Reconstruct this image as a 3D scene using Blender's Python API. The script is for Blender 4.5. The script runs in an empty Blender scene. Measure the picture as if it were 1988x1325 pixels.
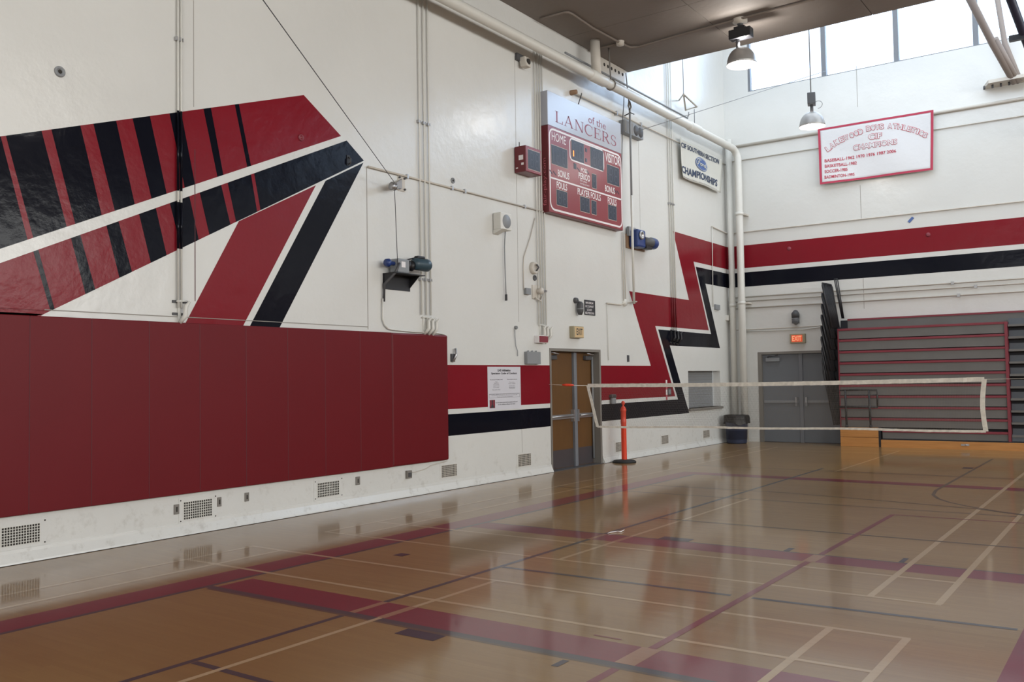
import bpy, math, random
from mathutils import Vector, Matrix
random.seed(7)
SC = bpy.context.scene
COL = SC.collection

# ------------------------------------------------------------------ camera
FPX, YAW, PITCH, ROLL = 1760.47, 0.616478244, 0.0417408519, -0.0161680109
CAM = Vector((0, 0, 1.65))
_f = Vector((-math.sin(YAW)*math.cos(PITCH), math.cos(YAW)*math.cos(PITCH), math.sin(PITCH)))
_r0 = Vector((math.cos(YAW), math.sin(YAW), 0)); _u0 = _r0.cross(_f)
_r = math.cos(ROLL)*_r0 + math.sin(ROLL)*_u0
_u = -math.sin(ROLL)*_r0 + math.cos(ROLL)*_u0
cd = bpy.data.cameras.new('camera'); cam = bpy.data.objects.new('camera', cd); COL.objects.link(cam)
cd.sensor_width = 36; cd.lens = FPX*36/1988; cd.clip_end = 200
M4 = Matrix(((_r.x, _u.x, -_f.x, CAM.x), (_r.y, _u.y, -_f.y, CAM.y), (_r.z, _u.z, -_f.z, CAM.z), (0, 0, 0, 1)))
cam.matrix_world = M4
SC.camera = cam

# ------------------------------------------------------------------ world, light, exposure
SC.view_settings.view_transform = 'Standard'; SC.view_settings.look = 'None'
SC.view_settings.exposure = -0.08; SC.view_settings.gamma = 1.0; SC.view_settings.use_curve_mapping = False
SC.cycles.use_denoising = True
SC.cycles.max_bounces = 8; SC.cycles.diffuse_bounces = 5; SC.cycles.glossy_bounces = 4
SC.cycles.transparent_max_bounces = 12; SC.cycles.sample_clamp_indirect = 6
w = bpy.data.worlds.new('sky'); SC.world = w; w.use_nodes = True
bg = w.node_tree.nodes['Background']; bg.inputs[0].default_value = (0.80, 0.90, 1.0, 1); bg.inputs[1].default_value = 2.5

def area(name, loc, target, sx, sy, watts, col):
    l = bpy.data.lights.new(name, 'AREA'); l.shape = 'RECTANGLE'; l.size = sx; l.size_y = sy
    l.energy = watts; l.color = col
    o = bpy.data.objects.new(name, l); COL.objects.link(o); o.location = loc
    d = Vector(target)-Vector(loc); o.rotation_euler = d.to_track_quat('-Z', 'Y').to_euler(); return o
DAY = (0.92, 0.97, 1.0)
WX, BY, CEIL, EDGE, TOPZ, RX, NY = -8.74, 21.85, 8.0, 16.68, 11.6, 16.0, -12.0
area('daylight_back_windows', (3.5, BY+0.5, 10.2), (3.5, 0, 7.0), 23, 2.4, 850, (0.50, 0.72, 1.0))
area('daylight_roof_monitor', (3.5, 19.3, TOPZ+0.6), (3.5, 19.3, 0), 23, 4.4, 200, DAY)
area('fill_light_monitor_riser', (3.5, EDGE-0.5, 10.0), (3.5, BY, 9.0), 23, 2.6, 420, DAY)  # added fill light that brightens the upper back wall
area('daylight_right_windows', (RX+0.6, 6.0, 6.2), (0, 6.0, 3.0), 26, 2.8, 3000, (1.0, 0.98, 0.93))
area('daylight_rear_windows', (2.0, NY-0.6, 6.2), (0, 4, 3.0), 18, 2.8, 700, (1.0, 0.97, 0.92))

# ------------------------------------------------------------------ helpers: pixel -> point on a real plane
def ray(px, py): return _r*((px-994)/FPX) - _u*((py-662.5)/FPX) + _f
def onx(px, py, x=WX):
    d = ray(px, py); return CAM + d*((x-CAM.x)/d.x)
def ony(px, py, y=BY):
    d = ray(px, py); return CAM + d*((y-CAM.y)/d.y)
def onz(px, py, z=0.0):
    d = ray(px, py); return CAM + d*((z-CAM.z)/d.z)

class MB:
    def __init__(s): s.v = []; s.f = []; s.sm = []
    def add(s, vs, fs, smooth=False):
        n = len(s.v); s.v += [Vector(v) for v in vs]; s.f += [tuple(i+n for i in f) for f in fs]; s.sm += [smooth]*len(fs); return s
    def box(s, a, b):
        x0, x1 = sorted((a[0], b[0])); y0, y1 = sorted((a[1], b[1])); z0, z1 = sorted((a[2], b[2]))
        vs = [(x0,y0,z0),(x1,y0,z0),(x1,y1,z0),(x0,y1,z0),(x0,y0,z1),(x1,y0,z1),(x1,y1,z1),(x0,y1,z1)]
        return s.add(vs, [(0,3,2,1),(4,5,6,7),(0,1,5,4),(1,2,6,5),(2,3,7,6),(3,0,4,7)])
    def cbox(s, c, d): return s.box([c[i]-d[i]/2 for i in range(3)], [c[i]+d[i]/2 for i in range(3)])
    def obox(s, c, ax, ay, az):      # oriented box: centre and three half-axis vectors
        c, ax, ay, az = map(Vector, (c, ax, ay, az)); vs = []
        for k in (-1, 1):
            for (i, j) in ((-1,-1),(1,-1),(1,1),(-1,1)): vs.append(c+ax*i+ay*j+az*k)
        return s.add(vs, [(0,3,2,1),(4,5,6,7),(0,1,5,4),(1,2,6,5),(2,3,7,6),(3,0,4,7)])
    def tube(s, pts, r, seg=8, cap=True, smooth=True):
        pts = [Vector(p) for p in pts]; n = len(pts)
        rs = r if isinstance(r, (list, tuple)) else [r]*n
        vs = []; prev = None
        for i, p in enumerate(pts):
            t = (pts[min(i+1, n-1)]-pts[max(i-1, 0)])
            if t.length < 1e-9: t = Vector((0,0,1))
            t.normalize()
            if prev is None:
                a = Vector((0,0,1)) if abs(t.z) < 0.9 else Vector((1,0,0)); u = t.cross(a).normalized()
            else:
                u = (prev - t*prev.dot(t)); u = u.normalized() if u.length > 1e-6 else t.orthogonal().normalized()
            prev = u; v = t.cross(u)
            for k in range(seg):
                a = 2*math.pi*k/seg; vs.append(p + (u*math.cos(a)+v*math.sin(a))*rs[i])
        fs = []
        for i in range(n-1):
            for k in range(seg):
                k2 = (k+1) % seg; fs.append((i*seg+k, i*seg+k2, (i+1)*seg+k2, (i+1)*seg+k))
        s.add(vs, fs, smooth)
        if cap:
            b = len(s.v)-n*seg
            s.f += [tuple(b+k for k in reversed(range(seg))), tuple(b+(n-1)*seg+k for k in range(seg))]; s.sm += [False]*2
        return s
    def lathe(s, prof, o, axis='z', seg=24, smooth=True):
        o = Vector(o); vs = []; n = len(prof)
        for (r, h) in prof:
            for k in range(seg):
                a = 2*math.pi*k/seg; c, d = r*math.cos(a), r*math.sin(a)
                vs.append(o + (Vector((c, d, h)) if axis == 'z' else Vector((h, c, d)) if axis == 'x' else Vector((c, h, d))))
        fs = [(i*seg+k, i*seg+(k+1) % seg, (i+1)*seg+(k+1) % seg, (i+1)*seg+k) for i in range(n-1) for k in range(seg)]
        return s.add(vs, fs, smooth)
    def prism(s, poly, ext):          # planar polygon (list of 3D points) extruded by a vector
        n = len(poly); e = Vector(ext); P = [Vector(p) for p in poly]
        vs = P + [p+e for p in P]
        fs = [tuple(range(n)), tuple(reversed(range(n, 2*n)))] + [(i, i+n, (i+1) % n+n, (i+1) % n) for i in range(n)]
        return s.add(vs, fs)
    def build(s, name, mat, parent=None, bevel=0.0):
        o_ = worldloc(parent)
        me = bpy.data.meshes.new(name); me.from_pydata([tuple(v-o_) for v in s.v], [], s.f)
        me.polygons.foreach_set('use_smooth', s.sm); me.materials.append(mat); me.update()
        import bmesh
        bm = bmesh.new(); bm.from_mesh(me); bmesh.ops.recalc_face_normals(bm, faces=bm.faces); bm.to_mesh(me); bm.free()
        o = bpy.data.objects.new(name, me); COL.objects.link(o)
        if parent is not None: o.parent = parent
        WL[o.name] = o_
        if bevel:
            m = o.modifiers.new('bevel', 'BEVEL'); m.width = bevel; m.segments = 2; m.limit_method = 'ANGLE'
        return o
WL = {}
def worldloc(p): return Vector((0, 0, 0)) if p is None else WL[p.name]
def thing(name, label, cat, loc, group=None):
    o = bpy.data.objects.new(name, None); COL.objects.link(o); o.location = loc; o.empty_display_size = 0.1
    WL[o.name] = Vector(loc); o['label'] = label; o['category'] = cat
    if group: o['group'] = group
    return o
def tag(o, label, cat, group=None):
    o['label'] = label; o['category'] = cat
    if group: o['group'] = group
    return o
def struct(o): o['kind'] = 'structure'; return o
def stuff(o): o['kind'] = 'stuff'; return o

# ------------------------------------------------------------------ materials
def mat(name, col, rough=0.5, metal=0.0, spec=0.5, coat=0.0, crough=0.1, var=0.0, vscale=3.0, bump=0.0, bscale=20.0, emit=None, estr=0.0, alpha=None, detail=3.0):
    m = bpy.data.materials.new(name); m.use_nodes = True; nt = m.node_tree; b = nt.nodes['Principled BSDF']
    b.inputs['Base Color'].default_value = (*col, 1); b.inputs['Roughness'].default_value = rough
    b.inputs['Metallic'].default_value = metal; b.inputs['Specular IOR Level'].default_value = spec
    b.inputs['Coat Weight'].default_value = coat; b.inputs['Coat Roughness'].default_value = crough
    if emit: b.inputs['Emission Color'].default_value = (*emit, 1); b.inputs['Emission Strength'].default_value = estr
    tc = nt.nodes.new('ShaderNodeNewGeometry')
    if var > 0:
        n = nt.nodes.new('ShaderNodeTexNoise'); n.inputs['Scale'].default_value = vscale; n.inputs['Detail'].default_value = 5
        nt.links.new(tc.outputs['Position'], n.inputs['Vector'])
        mx = nt.nodes.new('ShaderNodeMix'); mx.data_type = 'RGBA'
        mx.inputs[6].default_value = (*[c*(1-var) for c in col], 1); mx.inputs[7].default_value = (*[min(1, c*(1+var)) for c in col], 1)
        nt.links.new(n.outputs['Fac'], mx.inputs[0]); nt.links.new(mx.outputs[2], b.inputs['Base Color'])
    if bump > 0:
        n = nt.nodes.new('ShaderNodeTexNoise'); n.inputs['Scale'].default_value = bscale; n.inputs['Detail'].default_value = detail
        nt.links.new(tc.outputs['Position'], n.inputs['Vector'])
        bp = nt.nodes.new('ShaderNodeBump'); bp.inputs['Strength'].default_value = bump; bp.inputs['Distance'].default_value = 0.02
        nt.links.new(n.outputs['Fac'], bp.inputs['Height']); nt.links.new(bp.outputs['Normal'], b.inputs['Normal'])
        nt.links.new(bp.outputs['Normal'], b.inputs['Coat Normal'])
    return m

def wallmat(name, col, dirt=True, rough=0.24, spec=0.5, bmp=0.30):
    """gloss enamel on trowelled concrete: low swells, fine pits, scuffs near the floor"""
    m = bpy.data.materials.new(name); m.use_nodes = True; nt = m.node_tree; N = nt.nodes; L = nt.links
    b = N['Principled BSDF']; b.inputs['Roughness'].default_value = rough; b.inputs['Specular IOR Level'].default_value = spec
    g = N.new('ShaderNodeNewGeometry')
    n1 = N.new('ShaderNodeTexNoise'); n1.inputs['Scale'].default_value = 0.8; n1.inputs['Detail'].default_value = 6
    L.new(g.outputs['Position'], n1.inputs['Vector'])
    mx = N.new('ShaderNodeMix'); mx.data_type = 'RGBA'
    mx.inputs[6].default_value = (*[c*0.93 for c in col], 1); mx.inputs[7].default_value = (*[min(1, c*1.05) for c in col], 1)
    L.new(n1.outputs['Fac'], mx.inputs[0]); out = mx.outputs[2]
    if dirt:
        sx = N.new('ShaderNodeSeparateXYZ'); L.new(g.outputs['Position'], sx.inputs[0])
        mr = N.new('ShaderNodeMapRange'); mr.inputs['From Min'].default_value = 0.75; mr.inputs['From Max'].default_value = 0.02
        L.new(sx.outputs['Z'], mr.inputs['Value'])
        n2 = N.new('ShaderNodeTexNoise'); n2.inputs['Scale'].default_value = 6; n2.inputs['Detail'].default_value = 8; n2.inputs['Roughness'].default_value = 0.7
        L.new(g.outputs['Position'], n2.inputs['Vector'])
        r = N.new('ShaderNodeMapRange'); r.inputs['From Min'].default_value = 0.55; r.inputs['From Max'].default_value = 0.75
        L.new(n2.outputs['Fac'], r.inputs['Value'])
        mu = N.new('ShaderNodeMath'); mu.operation = 'MULTIPLY'; L.new(mr.outputs[0], mu.inputs[0]); L.new(r.outputs[0], mu.inputs[1])
        mu2 = N.new('ShaderNodeMath'); mu2.operation = 'MULTIPLY'; mu2.inputs[1].default_value = 0.45; L.new(mu.outputs[0], mu2.inputs[0])
        m2 = N.new('ShaderNodeMix'); m2.data_type = 'RGBA'; L.new(mu2.outputs[0], m2.inputs[0]); L.new(out, m2.inputs[6])
        m2.inputs[7].default_value = (0.22, 0.18, 0.13, 1); out = m2.outputs[2]
    L.new(out, b.inputs['Base Color'])
    n3 = N.new('ShaderNodeTexNoise'); n3.inputs['Scale'].default_value = 3.2; n3.inputs['Detail'].default_value = 7; n3.inputs['Roughness'].default_value = 0.55
    L.new(g.outputs['Position'], n3.inputs['Vector'])
    bp = N.new('ShaderNodeBump'); bp.inputs['Strength'].default_value = bmp; bp.inputs['Distance'].default_value = 0.03
    L.new(n3.outputs['Fac'], bp.inputs['Height']); L.new(bp.outputs['Normal'], b.inputs['Normal'])
    return m
M = {}
M['wall'] = wallmat('white_gloss_wall_paint', (0.665, 0.662, 0.635))
M['wall_red'] = wallmat('red_gloss_wall_paint', (0.20, 0.008, 0.016), False, spec=0.2)
M['wall_black'] = wallmat('black_gloss_wall_paint', (0.0055, 0.006, 0.011), False, rough=0.13, spec=0.09, bmp=0.2)
M['groove'] = mat('wall_joint_shadow_gap', (0.30, 0.28, 0.25), 0.8)
M['ceil'] = mat('board_marked_concrete_ceiling', (0.235, 0.205, 0.185), 0.75, var=0.12, vscale=1.2, bump=0.3, bscale=9)
M['cream'] = mat('cream_painted_steel', (0.66, 0.65, 0.605), 0.4, var=0.05, vscale=6)
M['creamd'] = mat('dusty_cream_pipe_paint', (0.56, 0.52, 0.46), 0.5, var=0.08, vscale=6)
M['pad'] = mat('red_vinyl_padding', (0.128, 0.0045, 0.0085), 0.45, spec=0.22, var=0.05, vscale=2, bump=0.05, bscale=60)
M['padseam'] = mat('dark_red_vinyl_seam', (0.07, 0.004, 0.008), 0.6)
M['black'] = mat('black_satin_metal', (0.012, 0.012, 0.015), 0.45)
M['darkgrey'] = mat('dark_grey_metal', (0.07, 0.07, 0.075), 0.5)
M['grey'] = mat('grey_painted_metal', (0.24, 0.25, 0.26), 0.5, var=0.06)
M['steel'] = mat('brushed_steel', (0.45, 0.45, 0.46), 0.35, metal=0.8)
M['door_frame'] = mat('grey_brown_door_frame_paint', (0.20, 0.185, 0.165), 0.5)
M['frame_blue'] = mat('blue_grey_mullion_paint', (0.17, 0.18, 0.20), 0.45)
M['door_grey'] = mat('grey_door_paint', (0.155, 0.168, 0.185), 0.45, var=0.05)
M['kick'] = mat('dark_steel_kick_plate', (0.085, 0.075, 0.08), 0.4, metal=0.3)
M['sb_red'] = mat('scoreboard_red_enamel', (0.235, 0.022, 0.032), 0.3)
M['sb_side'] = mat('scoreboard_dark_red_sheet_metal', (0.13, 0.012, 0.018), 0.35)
M['sb_white'] = mat('scoreboard_white_panel', (0.40, 0.41, 0.46), 0.2, spec=1.0)
M['sb_line'] = mat('white_vinyl_lettering', (0.78, 0.74, 0.74), 0.4)
M['lcd'] = mat('smoked_display_window', (0.030, 0.038, 0.060), 0.35, spec=0.3)
M['seg'] = mat('unlit_digit_segments', (0.055, 0.065, 0.095), 0.4, spec=0.3)
M['lit'] = mat('lit_orange_segment', (0.9, 0.2, 0.02), 0.4, emit=(1.0, 0.22, 0.02), estr=2.5)
M['letter_red'] = mat('dark_red_serif_lettering', (0.25, 0.02, 0.04), 0.4)
M['orange'] = mat('orange_plastic', (0.75, 0.055, 0.018), 0.35)
M['rubber'] = mat('black_rubber', (0.02, 0.02, 0.02), 0.75)
M['tape'] = mat('worn_white_net_tape', (0.72, 0.69, 0.62), 0.8, var=0.28, vscale=22)
M['cord'] = mat('net_cord', (0.20, 0.18, 0.16), 0.8)
M['bin'] = mat('navy_plastic_bin', (0.035, 0.045, 0.085), 0.4)
M['bag'] = mat('black_bin_liner', (0.008, 0.008, 0.009), 0.4, spec=0.3, bump=0.15, bscale=14)
M['bl_grey'] = mat('grey_bleacher_board', (0.145, 0.14, 0.135), 0.5, var=0.14, vscale=2.5)
M['bl_blue'] = mat('blue_grey_bleacher_seat', (0.10, 0.115, 0.135), 0.45, var=0.1)
M['bl_red'] = mat('red_bleacher_trim', (0.21, 0.03, 0.045), 0.45)
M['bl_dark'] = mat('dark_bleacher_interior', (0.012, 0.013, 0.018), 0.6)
M['oak'] = mat('varnished_orange_wood', (0.50, 0.20, 0.055), 0.35, var=0.22, vscale=4)
M['plywood'] = mat('brown_plywood', (0.28, 0.17, 0.10), 0.6, var=0.15)
M['blue'] = mat('blue_gearbox_enamel', (0.015, 0.04, 0.17), 0.35)
M['teal'] = mat('dark_teal_motor_enamel', (0.03, 0.06, 0.08), 0.35)
M['alu'] = mat('spun_aluminium_reflector', (0.42, 0.41, 0.40), 0.42, metal=0.6)
M['bulb'] = mat('lamp_glow', (1, 1, 1), 0.5, emit=(1.0, 0.98, 0.95), estr=30)
M['cloth'] = mat('white_banner_cloth', (0.66, 0.66, 0.67), 0.8, bump=0.5, bscale=4)
M['cloth_red'] = mat('crimson_banner_border', (0.42, 0.035, 0.075), 0.7)
M['cloth_pink'] = mat('faded_red_stitching', (0.50, 0.12, 0.15), 0.7)
M['cloth_crimson'] = mat('red_stitched_lettering', (0.45, 0.04, 0.075), 0.7)
M['navy'] = mat('navy_print', (0.035, 0.055, 0.11), 0.6)
M['logo_blue'] = mat('blue_logo_print', (0.07, 0.13, 0.33), 0.5)
M['vinyl'] = mat('white_vinyl_banner', (0.64, 0.64, 0.59), 0.45)
M['paper'] = mat('white_poster_paper', (0.60, 0.59, 0.63), 0.6)
M['ink'] = mat('black_print', (0.03, 0.03, 0.035), 0.6)
M['ink_grey'] = mat('grey_fine_print', (0.20, 0.19, 0.21), 0.6)
M['exit_tan'] = mat('tan_exit_sign_face', (0.55, 0.40, 0.22), 0.4, emit=(0.9, 0.6, 0.3), estr=0.05)
M['exit_red'] = mat('backlit_red_exit_face', (0.75, 0.10, 0.04), 0.4, emit=(1.0, 0.12, 0.04), estr=0.35)
M['exit_glow'] = mat('backlit_exit_letters', (0.9, 0.5, 0.3), 0.4, emit=(1.0, 0.35, 0.18), estr=0.5)
M['khaki'] = mat('khaki_sign_housing', (0.36, 0.31, 0.20), 0.5)
M['hole'] = mat('dark_recess', (0.035, 0.03, 0.025), 0.9)
M['cdark'] = mat('brown_ceiling_conduit_paint', (0.20, 0.165, 0.14), 0.6)
M['truss'] = mat('brown_grey_truss_paint', (0.27, 0.225, 0.20), 0.55)
M['navysteel'] = mat('navy_steel_paint', (0.02, 0.022, 0.045), 0.4)
M['wood_door'] = None

def wood_grain(name, c1, c2, rough, scl):
    m = bpy.data.materials.new(name); m.use_nodes = True; nt = m.node_tree; N = nt.nodes; L = nt.links
    b = N['Principled BSDF']; b.inputs['Roughness'].default_value = rough
    g = N.new('ShaderNodeNewGeometry'); mp = N.new('ShaderNodeMapping'); mp.inputs['Scale'].default_value = scl
    L.new(g.outputs['Position'], mp.inputs['Vector']); n = N.new('ShaderNodeTexNoise'); n.inputs['Scale'].default_value = 3; n.inputs['Detail'].default_value = 6
    L.new(mp.outputs[0], n.inputs['Vector']); mx = N.new('ShaderNodeMix'); mx.data_type = 'RGBA'
    mx.inputs[6].default_value = (*c1, 1); mx.inputs[7].default_value = (*c2, 1); L.new(n.outputs['Fac'], mx.inputs[0]); L.new(mx.outputs[2], b.inputs['Base Color'])
    return m
M['wood_door'] = wood_grain('brown_veneer_door', (0.105, 0.050, 0.016), (0.145, 0.070, 0.022), 0.4, (1, 6, 0.7))
M['oak'] = wood_grain('varnished_orange_wood_grain', (0.40, 0.17, 0.045), (0.62, 0.30, 0.10), 0.35, (0.8, 8, 12))

def floor_mat(name, col=None, strips=True):
    """varnished maple strips running across the hall; painted areas share the same varnish"""
    m = bpy.data.materials.new(name); m.use_nodes = True; nt = m.node_tree; N = nt.nodes; L = nt.links
    b = N['Principled BSDF']; b.inputs['Roughness'].default_value = 0.38; b.inputs['Specular IOR Level'].default_value = 0.19
    b.inputs['Coat Weight'].default_value = 0.72; b.inputs['Coat IOR'].default_value = 1.42
    g = N.new('ShaderNodeNewGeometry')
    br = N.new('ShaderNodeTexBrick'); br.inputs['Scale'].default_value = 1.0
    br.inputs['Brick Width'].default_value = 0.9; br.inputs['Row Height'].default_value = 0.057; br.inputs['Mortar Size'].default_value = 0.0012
    br.inputs['Mortar Smooth'].default_value = 0.2; br.offset = 0.37
    br.inputs['Color1'].default_value = (0, 0, 0, 1); br.inputs['Color2'].default_value = (1, 1, 1, 1); br.inputs['Mortar'].default_value = (0.1, 0.1, 0.1, 1)
    L.new(g.outputs['Position'], br.inputs['Vector'])
    mp = N.new('ShaderNodeMapping'); mp.inputs['Scale'].default_value = (1.2, 14, 1); L.new(g.outputs['Position'], mp.inputs['Vector'])
    n = N.new('ShaderNodeTexNoise'); n.inputs['Scale'].default_value = 2.0; n.inputs['Detail'].default_value = 7; L.new(mp.outputs[0], n.inputs['Vector'])
    n2 = N.new('ShaderNodeTexNoise'); n2.inputs['Scale'].default_value = 0.5; n2.inputs['Detail'].default_value = 3; L.new(g.outputs['Position'], n2.inputs['Vector'])
    if col is None:
        c1, c2, c3 = (0.225, 0.125, 0.042), (0.325, 0.200, 0.076), (0.180, 0.090, 0.029)
        mx = N.new('ShaderNodeMix'); mx.data_type = 'RGBA'; mx.inputs[6].default_value = (*c1, 1); mx.inputs[7].default_value = (*c2, 1)
        ad = N.new('ShaderNodeMath'); ad.operation = 'MULTIPLY_ADD'; ad.inputs[1].default_value = 0.30
        L.new(br.outputs['Color'], ad.inputs[0])
        mm = N.new('ShaderNodeMath'); mm.operation = 'MULTIPLY'; mm.inputs[1].default_value = 0.7; L.new(n.outputs['Fac'], mm.inputs[0]); L.new(mm.outputs[0], ad.inputs[2])
        L.new(ad.outputs[0], mx.inputs[0])
        m3 = N.new('ShaderNodeMix'); m3.data_type = 'RGBA'; m3.inputs[7].default_value = (*c3, 1)
        mr = N.new('ShaderNodeMapRange'); mr.inputs['From Min'].default_value = 0.42; mr.inputs['From Max'].default_value = 0.75; mr.inputs['To Max'].default_value = 0.55
        L.new(n2.outputs['Fac'], mr.inputs['Value']); L.new(mr.outputs[0], m3.inputs[0]); L.new(mx.outputs[2], m3.inputs[6]); L.new(m3.outputs[2], b.inputs['Base Color'])
    else:
        mx = N.new('ShaderNodeMix'); mx.data_type = 'RGBA'; mx.inputs[6].default_value = (*[c*0.9 for c in col], 1); mx.inputs[7].default_value = (*[c*1.08 for c in col], 1)
        L.new(n.outputs['Fac'], mx.inputs[0]); L.new(mx.outputs[2], b.inputs['Base Color'])
    r = N.new('ShaderNodeMapRange'); r.inputs['To Min'].default_value = 0.065; r.inputs['To Max'].default_value = 0.12
    L.new(n2.outputs['Fac'], r.inputs['Value']); L.new(r.outputs[0], b.inputs['Coat Roughness'])
    bp = N.new('ShaderNodeBump'); bp.inputs['Strength'].default_value = 0.10; bp.inputs['Distance'].default_value = 0.004
    n4 = N.new('ShaderNodeTexNoise'); n4.inputs['Scale'].default_value = 3.0; n4.inputs['Detail'].default_value = 4
    mp4 = N.new('ShaderNodeMapping'); mp4.inputs['Scale'].default_value = (1, 3, 1); L.new(g.outputs['Position'], mp4.inputs['Vector']); L.new(mp4.outputs[0], n4.inputs['Vector'])
    L.new(n4.outputs['Fac'], bp.inputs['Height']); L.new(bp.outputs['Normal'], b.inputs['Coat Normal'])
    return m
M['floor'] = floor_mat('varnished_maple_strip_floor')
M['f_red'] = floor_mat('red_court_paint_under_varnish', (0.175, 0.018, 0.030))
M['f_dark'] = floor_mat('dark_grey_court_line_paint', (0.050, 0.045, 0.052))
M['f_navy'] = floor_mat('navy_court_mark_paint', (0.030, 0.024, 0.040))
M['f_cream'] = floor_mat('cream_court_line_paint', (0.44, 0.31, 0.18))
M['f_gap'] = floor_mat('bare_wood_gap_in_band', (0.30, 0.15, 0.085))
M['f_thin'] = floor_mat('faded_brown_line_paint', (0.095, 0.06, 0.035))

def glass_mat():
    m = bpy.data.materials.new('frosted_window_glass'); m.use_nodes = True; nt = m.node_tree; N = nt.nodes; L = nt.links
    N.remove(N['Principled BSDF']); out = N['Material Output']
    t = N.new('ShaderNodeBsdfTransparent'); t.inputs[0].default_value = (0.95, 0.97, 1, 1)
    g = N.new('ShaderNodeBsdfGlossy'); g.inputs['Roughness'].default_value = 0.1
    fr = N.new('ShaderNodeFresnel'); fr.inputs['IOR'].default_value = 1.3
    mx = N.new('ShaderNodeMixShader'); L.new(fr.outputs[0], mx.inputs[0]); L.new(t.outputs[0], mx.inputs[1]); L.new(g.outputs[0], mx.inputs[2])
    L.new(mx.outputs[0], out.inputs['Surface']); return m
M['glass'] = glass_mat()

# ------------------------------------------------------------------ text helpers
class TX: pass
def text_mesh(s, offset=0.0, shear=0.0):
    c = bpy.data.curves.new('lettering', 'FONT'); c.body = s; c.size = 1; c.offset = offset; c.shear = shear; c.resolution_u = 3
    o = bpy.data.objects.new('lettering_tmp', c); COL.objects.link(o)
    dg = bpy.context.evaluated_depsgraph_get(); dg.update()
    me = bpy.data.meshes.new_from_object(o.evaluated_get(dg))
    vs = [v.co.copy() for v in me.vertices]; fs = [tuple(p.vertices) for p in me.polygons]
    bpy.data.objects.remove(o); bpy.data.curves.remove(c); bpy.data.meshes.remove(me)
    return vs, fs
def put_text(s, fn, name, material, parent, offset=0.0, shear=0.0, norm=True):
    """fn(u, v) maps the 0..1 box of the lettering to a point in space"""
    vs, fs = text_mesh(s, offset, shear)
    x0 = min(v.x for v in vs); x1 = max(v.x for v in vs); y0 = min(v.y for v in vs); y1 = max(v.y for v in vs)
    mb = MB(); mb.add([fn((v.x-x0)/(x1-x0), (v.y-y0)/(y1-y0)) for v in vs], fs)
    return mb.build(name, material, parent)
def lw_text(s, x0, x1, yc, hpx, material, parent, X, offset=0.02, name='lettering', shear=0.0):
    """lettering on a plane parallel to the left wall, from its extent in the photograph"""
    a = onx(x0, yc, X); b = onx(x1, yc, X); xm = (x0+x1)/2
    t = onx(xm, yc-hpx/2, X); d = onx(xm, yc+hpx/2, X)
    return put_text(s, lambda u, v: Vector((X, a.y+(b.y-a.y)*u, d.z+(t.z-d.z)*v)), name, material, parent, offset, shear)
def bw_text(s, x0, x1, yc, hpx, material, parent, Y, offset=0.02, name='lettering'):
    a = ony(x0, yc, Y); b = ony(x1, yc, Y); xm = (x0+x1)/2
    t = ony(xm, yc-hpx/2, Y); d = ony(xm, yc+hpx/2, Y)
    return put_text(s, lambda u, v: Vector((a.x+(b.x-a.x)*u, Y, d.z+(t.z-d.z)*v)), name, material, parent, offset)

# ================================================================== SHELL
def wall_boxes(u0, u1, z0, z1, holes, put):
    us = sorted({u0, u1, *[h[0] for h in holes], *[h[1] for h in holes]}); zs = sorted({z0, z1, *[h[2] for h in holes], *[h[3] for h in holes]})
    for i in range(len(us)-1):
        run = None
        for j in range(len(zs)-1):
            uc, zc = (us[i]+us[i+1])/2, (zs[j]+zs[j+1])/2
            if any(h[0] < uc < h[1] and h[2] < zc < h[3] for h in holes):
                if run: put(us[i], us[i+1], *run); run = None
            else: run = (run[0], zs[j+1]) if run else (zs[j], zs[j+1])
        if run: put(us[i], us[i+1], *run)
T = 0.3
SILL = 8.76
D1 = (13.47, 15.27, 0.0, 2.185)       # left wall door opening (y0, y1, z0, z1)
SH = (19.29, 21.16, 0.90, 1.765)      # shuttered hatch
mb = MB(); mb.box((WX-T, NY-T, -0.2), (RX+T, BY+T, 0)); floor = struct(mb.build('floor', M['floor']))
mb = MB(); wall_boxes(NY, BY, 0, TOPZ, [D1, SH], lambda a, b, c, d: mb.box((WX-T, a, c), (WX, b, d)))
wall_left = struct(mb.build('wall_left', M['wall']))
D2 = (onx(0, 0).x, 0)  # placeholder
d2a, d2b = ony(1476, 770).x, ony(1652, 770).x
D2 = (d2a, d2b, 0.0, 2.21)
WIN = (-8.10, 15.4, SILL, TOPZ-0.3)
mb = MB(); wall_boxes(WX-T, RX+T, 0, TOPZ, [D2, WIN], lambda a, b, c, d: mb.box((a, BY, c), (b, BY+T, d)))
wall_back = struct(mb.build('wall_back', M['wall']))
mb = MB(); wall_boxes(NY, BY, 0, TOPZ, [(NY+1, BY-2, 4.9, 7.6)], lambda a, b, c, d: mb.box((RX, a, c), (RX+T, b, d)))
struct(mb.build('wall_right', M['wall']))
mb = MB(); wall_boxes(WX-T, RX+T, 0, CEIL+0.3, [(-7, 12, 4.9, 7.6)], lambda a, b, c, d: mb.box((a, NY-T, c), (b, NY, d)))
struct(mb.build('wall_front', M['wall']))
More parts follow.
